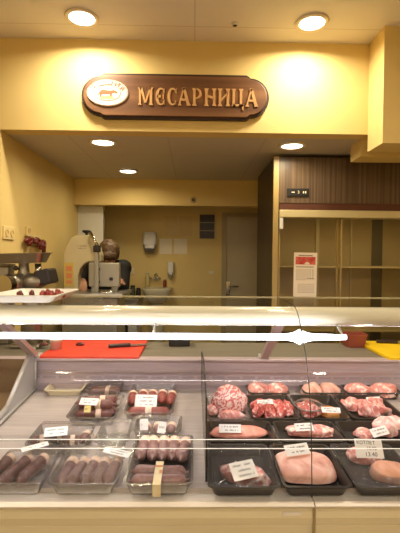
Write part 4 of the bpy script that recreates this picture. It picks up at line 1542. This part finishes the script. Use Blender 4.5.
bm = bx(bp_.x + .02, bp_.x + .06, 3.15, 3.19, ztab, bq.z)
box(bm, bq.x - .06, bq.x - .02, 3.15, 3.19, ztab, bq.z)
obj('guard_leg', bm, M['sawsteel'], saw)
bm = B()
for px, py in ((98, 269), (98, 282), (111, 279)):
    q = S(px, py, 3.13)
    lathe(bm, [(.013, 0), (.013, .014), (.009, .02), (.0001, .021)], facing(q.x, 3.14, q.z), 16)
obj('guard_knob', bm, M['dark'], saw, True)
q = S(107, 290, 3.0)
obj('meat_pusher', loft(B(), [[(x + q.x, y + 3.02, z + ztab) for x, y in rrect(.10 - z, .08 - z, .015)] for z in (.0005, .012, .02)], None, True, True), M['chrome'], saw, True)
sp, sq = S(64.5, 262.5, 3.199), S(73.5, 286.5, 3.199)
stk = obj('warning_sticker', bx(sp.x, sq.x, 3.197, 3.1995, sq.z, sp.z), M['sticker'], saw)
stk['label'] = 'yellow sticker with red prints'
bm = B()
for f0, f1 in ((.12, .26), (.34, .56), (.64, .86)):
    hgt = sp.z - sq.z
    box(bm, sp.x + .012, sq.x - .012, 3.1955, 3.1968, sq.z + hgt * f0, sq.z + hgt * f1)
obj('sticker_print', bm, M['orange'], stk)

# ------------------------------------------------------------------ the person behind the saw
hx = PY(108.5, 254.5, 3.50)
HXc = Vector((hx.x, 3.50, hx.z))
per = thing('person', 'person in a black jacket with brown hair, bending over the band saw', 'person', (HXc.x, 3.7, 0))
shl = Vector((PY(85, 268, 3.58).x, 3.58, PY(85, 268, 3.58).z))
shr = Vector((PY(123, 268, 3.58).x, 3.58, PY(123, 268, 3.58).z))
mid = (shl + shr) / 2
neck = mid + Vector((0.0, .0, .03))
chest = mid + Vector((0, .03, -.14))
waist = Vector((mid.x, 3.68, 1.08))
pelv = Vector((mid.x, 3.72, .93))
# left arm (photo left) reaches to the saw opening, right arm to the guard
el_l = Vector((shl.x - .04, 3.44, 1.20)); wr_l = Vector((S(83, 279, 3.36).x, 3.36, ztab + .065)); 
el_r = Vector((shr.x + .015, 3.46, 1.20)); wr_r = Vector((S(121, 279, 3.36).x, 3.36, ztab + .065))
hips = [pelv + Vector((-.09, 0, -.03)), pelv + Vector((.09, 0, -.03))]
knees = [Vector((hips[0].x - .01, 3.66, .50)), Vector((hips[1].x + .01, 3.66, .50))]
ank = [Vector((hips[0].x - .02, 3.70, .09)), Vector((hips[1].x + .02, 3.70, .09))]
HR = Matrix.Rotation(R(24), 4, 'Z') @ Matrix.Rotation(R(52), 4, 'X')    # bowed head turned to the right
hm = Matrix.Translation(HXc) @ HR


def body_forms(g=0.0, head=True, arms=True, legs=True, hands=True, torso=True):
    bm = B()
    if torso:
        ell(bm, chest, (.165 + g, .115 + g, .18 + g), 3)
        ell(bm, waist, (.145 + g, .11 + g, .16 + g), 3)
        ell(bm, pelv, (.165 + g, .12 + g, .13 + g), 3)
        limb(bm, chest + Vector((0, 0, -.02)), waist, .145 + g, .135 + g, 20)
        for s_ in (shl, shr):
            limb(bm, neck + Vector((0, 0, -.03)), s_, .055 + g, .06 + g)
            ell(bm, s_, (.064 + g,) * 3, 3)
    if arms:
        for s_, e, w_ in ((shl, el_l, wr_l), (shr, el_r, wr_r)):
            limb(bm, s_, e, .054 + g, .043 + g)
            ell(bm, e, (.043 + g,) * 3, 2)
            if g == 0:
                limb(bm, e, w_, .042, .027)
            else:
                limb(bm, e, e + (w_ - e) * .86, .043 + g, .033 + g)
    if legs:
        for h_, k_, a_ in zip(hips, knees, ank):
            limb(bm, h_, k_, .088 + g, .06 + g)
            ell(bm, h_, (.09 + g,) * 3, 2)
            ell(bm, k_, (.06 + g,) * 3, 2)
            limb(bm, k_, a_ if g == 0 else a_ + Vector((0, 0, .0)), .058 + g, .038 + g)
            if g == 0:
                ell(bm, a_ + Vector((0, -.05, -.045)), (.045, .12, .04), 2)
    if hands:
        for w_, s_ in ((wr_l, 1), (wr_r, -1)):
            dr = Vector((.25 * s_, -.9, -.28)).normalized()
            side = Vector((dr.y, -dr.x, 0)).normalized()
            pc = w_ + dr * .045
            ell(bm, pc, (.036, .046, .017), 2, dr.to_track_quat('Y', 'Z').to_matrix().to_4x4())
            limb(bm, w_ - dr * .01, pc, .026, .028)
            for i, (o_, L_) in enumerate(((-.027, .062), (-.009, .072), (.009, .068), (.027, .054))):
                b0 = pc + dr * .036 + side * o_
                b1 = b0 + dr * L_ * .5 + Vector((0, 0, -.008))
                b2 = b1 + dr * L_ * .4 + Vector((0, 0, -.020))
                limb(bm, b0, b1, .0085, .008, 8)
                limb(bm, b1, b2, .008, .0065, 8)
                ell(bm, b1, (.008,) * 3, 1)
                ell(bm, b2, (.0065,) * 3, 1)
            t0_ = pc - dr * .012 + side * .030 * s_
            t1_ = t0_ + (side * s_ + dr * .7).normalized() * .034
            t2_ = t1_ + dr * .028
            limb(bm, t0_, t1_, .011, .0095, 8)
            limb(bm, t1_, t2_, .0095, .007, 8)
    if head:
        limb(bm, neck + Vector((0, .02, -.05)), HXc + Vector((0, .03, -.05)), .056, .052)
        ell(bm, Vector(), (.076, .095, .108), 3, hm)
        ell(bm, Vector(), (.056, .066, .06), 3, hm @ Matrix.Translation((0, -.03, -.062)))
        ell(bm, Vector(), (.011, .018, .024), 2, hm @ Matrix.Translation((0, -.097, -.02)))
        ell(bm, Vector(), (.014, .012, .010), 2, hm @ Matrix.Translation((0, -.103, -.034)))
        for s_ in (-1, 1):
            ell(bm, Vector(), (.010, .018, .028), 2, hm @ Matrix.Translation((s_ * .076, .008, -.012)))
            ell(bm, Vector(), (.022, .010, .006), 2, hm @ Matrix.Translation((s_ * .03, -.088, .018)))
        ell(bm, Vector(), (.024, .009, .005), 2, hm @ Matrix.Translation((0, -.092, -.062)))
        ell(bm, Vector(), (.022, .009, .006), 2, hm @ Matrix.Translation((0, -.088, -.073)))
    return bm


# ell() places the form through mtx when the centre is given in mtx
_ell = ell
obj('body', remeshed(body_forms(0.0), .0065), M['skin'], per, True)
obj('jacket', remeshed(body_forms(.014, head=False, legs=False, hands=False), .012), M['jacket'], per, True)
bm = B()
ell(bm, pelv + Vector((0, 0, -.01)), (.18, .135, .12), 3)
for h_, k_, a_ in zip(hips, knees, ank):
    limb(bm, h_, k_, .102, .076)
    ell(bm, h_, (.102,) * 3, 2)
    ell(bm, k_, (.076,) * 3, 2)
    limb(bm, k_, a_ + Vector((0, 0, .02)), .074, .062)
obj('trousers', remeshed(bm, .014), M['trousers'], per, True)
for a_ in ank:
    bm = B()
    ell(bm, a_ + Vector((0, -.05, -.04)), (.052, .135, .047), 3)
    for v in bm.verts:
        v.co.z = max(v.co.z, .001)
    obj('shoe', bm, M['black'], per, True)
bm = B()
ell(bm, Vector(), (.090, .106, .100), 4, hm @ Matrix.Translation((0, .016, .024)))
ell(bm, Vector(), (.070, .05, .085), 4, hm @ Matrix.Translation((0, .07, -.045)))
for s_ in (-1, 1):
    ell(bm, Vector(), (.026, .055, .075), 3, hm @ Matrix.Translation((s_ * .072, .028, -.02)))
ell(bm, Vector(), (.066, .032, .034), 3, hm @ Matrix.Translation((-.014, -.068, .072)))
hb = remeshed(bm, .007)
for v in hb.verts:
    v.co += (v.co - HXc).normalized() * .007 * noise.noise(v.co * 60)
obj('hair', hb, M['hair'], per, True)
for s_ in (-1, 1):
    obj('eye', ell(B(), Vector(), (.010, .006, .007), 2, hm @ Matrix.Translation((s_ * .03, -.0905, .002))), M['dark'], per, True)

# ------------------------------------------------------------------ back wall: dispensers, sink, vent, sheets
YK = YBACK


def pk(px, py, Y=YK):
    return PY(px, py, Y)


a, b = pk(142.5, 232, YK - .1), pk(156.5, 252, YK - .1)
t = thing('towel_dispenser', 'white paper towel dispenser with grey base on the back wall', 'towel dispenser', ((a.x + b.x) / 2, YK, b.z))
zm = b.z + (a.z - b.z) * .38
mt = Matrix.Translation(((a.x + b.x) / 2, YK - .055, 0))
w_ = b.x - a.x
lpz = lambda ww, dd, z: [(x, y, z) for x, y in rrect(ww, dd, .03)]
obj('dispenser_cover', loft(B(), [lpz(w_ * .98, .11, zm), lpz(w_, .11, zm + .03), lpz(w_ * .98, .108, a.z - .03), lpz(w_ * .86, .09, a.z)], mt, True, True), M['white'], t)
obj('dispenser_base', loft(B(), [lpz(w_ * .7, .08, b.z), lpz(w_ * .94, .105, b.z + .04), lpz(w_ * .96, .106, zm - .001)], mt, True, True), M['steel'], t)
a, b = pk(167.5, 262, YK - .08), pk(173.5, 279, YK - .08)
t = thing('soap_dispenser', 'small white soap dispenser on the back wall right of the faucet', 'soap dispenser', ((a.x + b.x) / 2, YK, b.z))
mt = Matrix.Translation(((a.x + b.x) / 2, YK - .045, 0))
w_ = b.x - a.x
lpz = lambda ww, dd, z: [(x, y, z) for x, y in rrect(ww, dd, .012)]
zm = b.z + (a.z - b.z) * .38
obj('soap_tank', loft(B(), [lpz(w_, .09, zm), lpz(w_ * .96, .088, a.z)], mt, True, True), M['white'], t)
obj('soap_nozzle', loft(B(), [lpz(w_ * .5, .05, b.z), lpz(w_ * .9, .085, b.z + .05), lpz(w_ * .9, .085, zm - .001)], mt, True, True), M['steel'], t)

# sink
a, b = pk(142.5, 288, 4.3), pk(171.5, 297, 4.3)
scx = (a.x + b.x) / 2
w_ = b.x - a.x
zs = a.z
t = thing('wash_basin', 'white wall-hung wash basin under the towel dispenser', 'sink', (scx, YK, zs - .15))
mt = Matrix.Translation((scx, YK - .17, 0))
lpz = lambda ww, dd, z: [(x, y, z) for x, y in rrect(ww, dd, .06)]
obj('basin', loft(B(), [lpz(w_ * .55, .2, zs - .15), lpz(w_ * .9, .31, zs - .05), lpz(w_, .335, zs - .004), lpz(w_, .335, zs), lpz(w_ * .86, .27, zs), lpz(w_ * .5, .16, zs - .11)], mt, True, True), M['sinkmat'], t, True)
obj('pedestal', lathe(B(), [(.09, 0), (.07, .2), (.06, zs - .2), (.08, zs - .149)], Matrix.Translation((scx, YK - .14, 0)), 20), M['sinkmat'], t, True)
f0 = pk(155, 280, 4.45)
bm = B()
limb(bm, (f0.x, YK - .002, f0.z), (f0.x, YK - .06, f0.z), .016, .014)
tubepath(bm, [Vector((f0.x, YK - .06, f0.z)), Vector((f0.x, YK - .06, f0.z + .06)), Vector((f0.x + .02, YK - .09, f0.z + .07)), Vector((f0.x + .04, YK - .17, f0.z + .03))], .009)
for s_ in (-1, 1):
    limb(bm, (f0.x, YK - .04, f0.z), (f0.x + s_ * .06, YK - .05, f0.z + .02), .009, .013)
obj('faucet', bm, M['chrome'], t, True)
fx = t.children[-1]


def bottle(px0, px1, py0, py1, label, m_, Y=YK - .04):
    a, b = pk(px0, py0, Y), pk(px1, py1, Y)
    r = abs(b.x - a.x) / 2
    z0, z1 = zs + .001, a.z
    H = z1 - z0
    t = thing('bottle', label, 'bottle', ((a.x + b.x) / 2, Y, z0))
    mt = Matrix.Translation(((a.x + b.x) / 2, Y, z0))
    obj('bottle_body', lathe(B(), [(r * .95, 0), (r, .01), (r, H * .66), (r * .45, H * .82), (r * .4, H * .84)], mt, 18), m_, t, True)
    obj('bottle_cap', lathe(B(), [(r * .5, H * .845), (r * .5, H), (.0001, H)], mt, 18), M['white'], t, True)


bottle(145.5, 149.5, 272, 288, 'pale bottle standing at the left end of the wash basin', M['bottle'])
bottle(163, 166.5, 278, 288, 'small brownish bottle standing at the right end of the wash basin', M['brown'])

# worktable and dark items right of the person
a, b = pk(118, 297, 4.25), pk(141, 297, 4.25)
t = thing('side_counter', 'low steel side counter left of the wash basin', 'counter', ((a.x + b.x) / 2, 4.3, 0))
zsc = a.z
obj('counter_top', bx(a.x - .1, b.x, 4.05, YK - .01, zsc - .03, zsc), M['steel'], t, bevel=.003)
obj('counter_body', bx(a.x - .08, b.x - .02, 4.08, YK - .01, 0, zsc - .03), M['white'], t)
a, b = pk(130, 285, 4.2), pk(135.5, 297, 4.2)
t = thing('jar', 'dull green jar with dark lid on the side counter, left one', 'jar', ((a.x + b.x) / 2, 4.2, zsc))
r = (b.x - a.x) / 2
obj('jar_body', lathe(B(), [(r * .9, .001), (r, .012), (r, .09), (r * .8, .105)], Matrix.Translation(((a.x + b.x) / 2, 4.2, zsc)), 18), M['green'], t, True)
obj('jar_lid', lathe(B(), [(r * .84, .106), (r * .84, .125), (.0001, .127)], Matrix.Translation(((a.x + b.x) / 2, 4.2, zsc)), 18), M['dark'], t, True)
a, b = pk(135.8, 287, 4.2), pk(141, 297, 4.2)
t = thing('jar', 'black jar on the side counter, right one, next to the wash basin', 'jar', ((a.x + b.x) / 2, 4.2, zsc))
r = (b.x - a.x) / 2 - .001
obj('jar_body', lathe(B(), [(r * .9, .001), (r, .012), (r, .075), (r * .8, .085)], Matrix.Translation(((a.x + b.x) / 2, 4.2, zsc)), 18), M['black'], t, True)
obj('jar_lid', lathe(B(), [(r * .84, .086), (r * .84, .1), (.0001, .102)], Matrix.Translation(((a.x + b.x) / 2, 4.2, zsc)), 18), M['dark'], t, True)

# vent with three dark plates
a, b = pk(199.5, 214.5), pk(214.5, 239)
t = thing('wall_vent', 'dark vent of three stacked plates in a pale frame on the back wall', 'vent', ((a.x + b.x) / 2, YK, b.z))
obj('vent_frame', bx(a.x, b.x, YK - .012, YK, b.z, a.z), M['doorframe'], t)
hgt = (a.z - b.z)
for k in range(3):
    z0 = b.z + hgt * (.02 + .333 * k)
    obj('vent_plate', bx(a.x + .005, b.x - .005, YK - .02, YK - .012, z0, z0 + hgt * .295), M['ventdark'], t)
# thin pale rectangles on the back wall
for x0, y0, x1, y1, lab, m_ in ((159.5, 238.5, 172, 254, 'pale flat rectangle on the back wall, left of the lower pair', 'sheet'), (174, 238.5, 187, 254, 'pale flat rectangle on the back wall, right of the lower pair', 'sheet'),
                                (165, 216, 177, 236, 'faint flat rectangle high on the back wall, left one', 'sheetfaint'), (179, 216, 192, 236, 'faint flat rectangle high on the back wall, nearest the vent', 'sheetfaint')):
    a, b = pk(x0, y0), pk(x1, y1)
    tag(obj('pale_sheet', bx(a.x, b.x, YK - .003, YK, b.z, a.z), M[m_]), lab, 'paper sheet')
a, b = pk(209, 271), pk(214, 274)
tag(obj('wall_switch', bx(a.x, b.x, YK - .012, YK, b.z, a.z), M['sheet'], bevel=.003), 'small pale wall switch on the back wall left of the door', 'switch')
a, b = pk(130.5, 268), pk(134, 274)
tag(obj('wall_switch', bx(a.x, b.x, YK - .012, YK, b.z, a.z), M['sheet'], bevel=.003), 'small pale wall switch on the back wall right of the person', 'switch')

# ------------------------------------------------------------------ world & colour
w = bpy.data.worlds.new('world')
sc.world = w
w.use_nodes = True
w.node_tree.nodes['Background'].inputs[0].default_value = (1, .85, .6, 1)
w.node_tree.nodes['Background'].inputs[1].default_value = 0.1
sc.view_settings.view_transform = 'Standard'
sc.view_settings.look = 'None'
sc.view_settings.exposure = 0.0
sc.cycles.max_bounces = 8
sc.cycles.diffuse_bounces = 4
sc.cycles.glossy_bounces = 4
sc.cycles.transparent_max_bounces = 24
sc.cycles.caustics_reflective = False
sc.cycles.caustics_refractive = False
sc.cycles.sample_clamp_indirect = 4
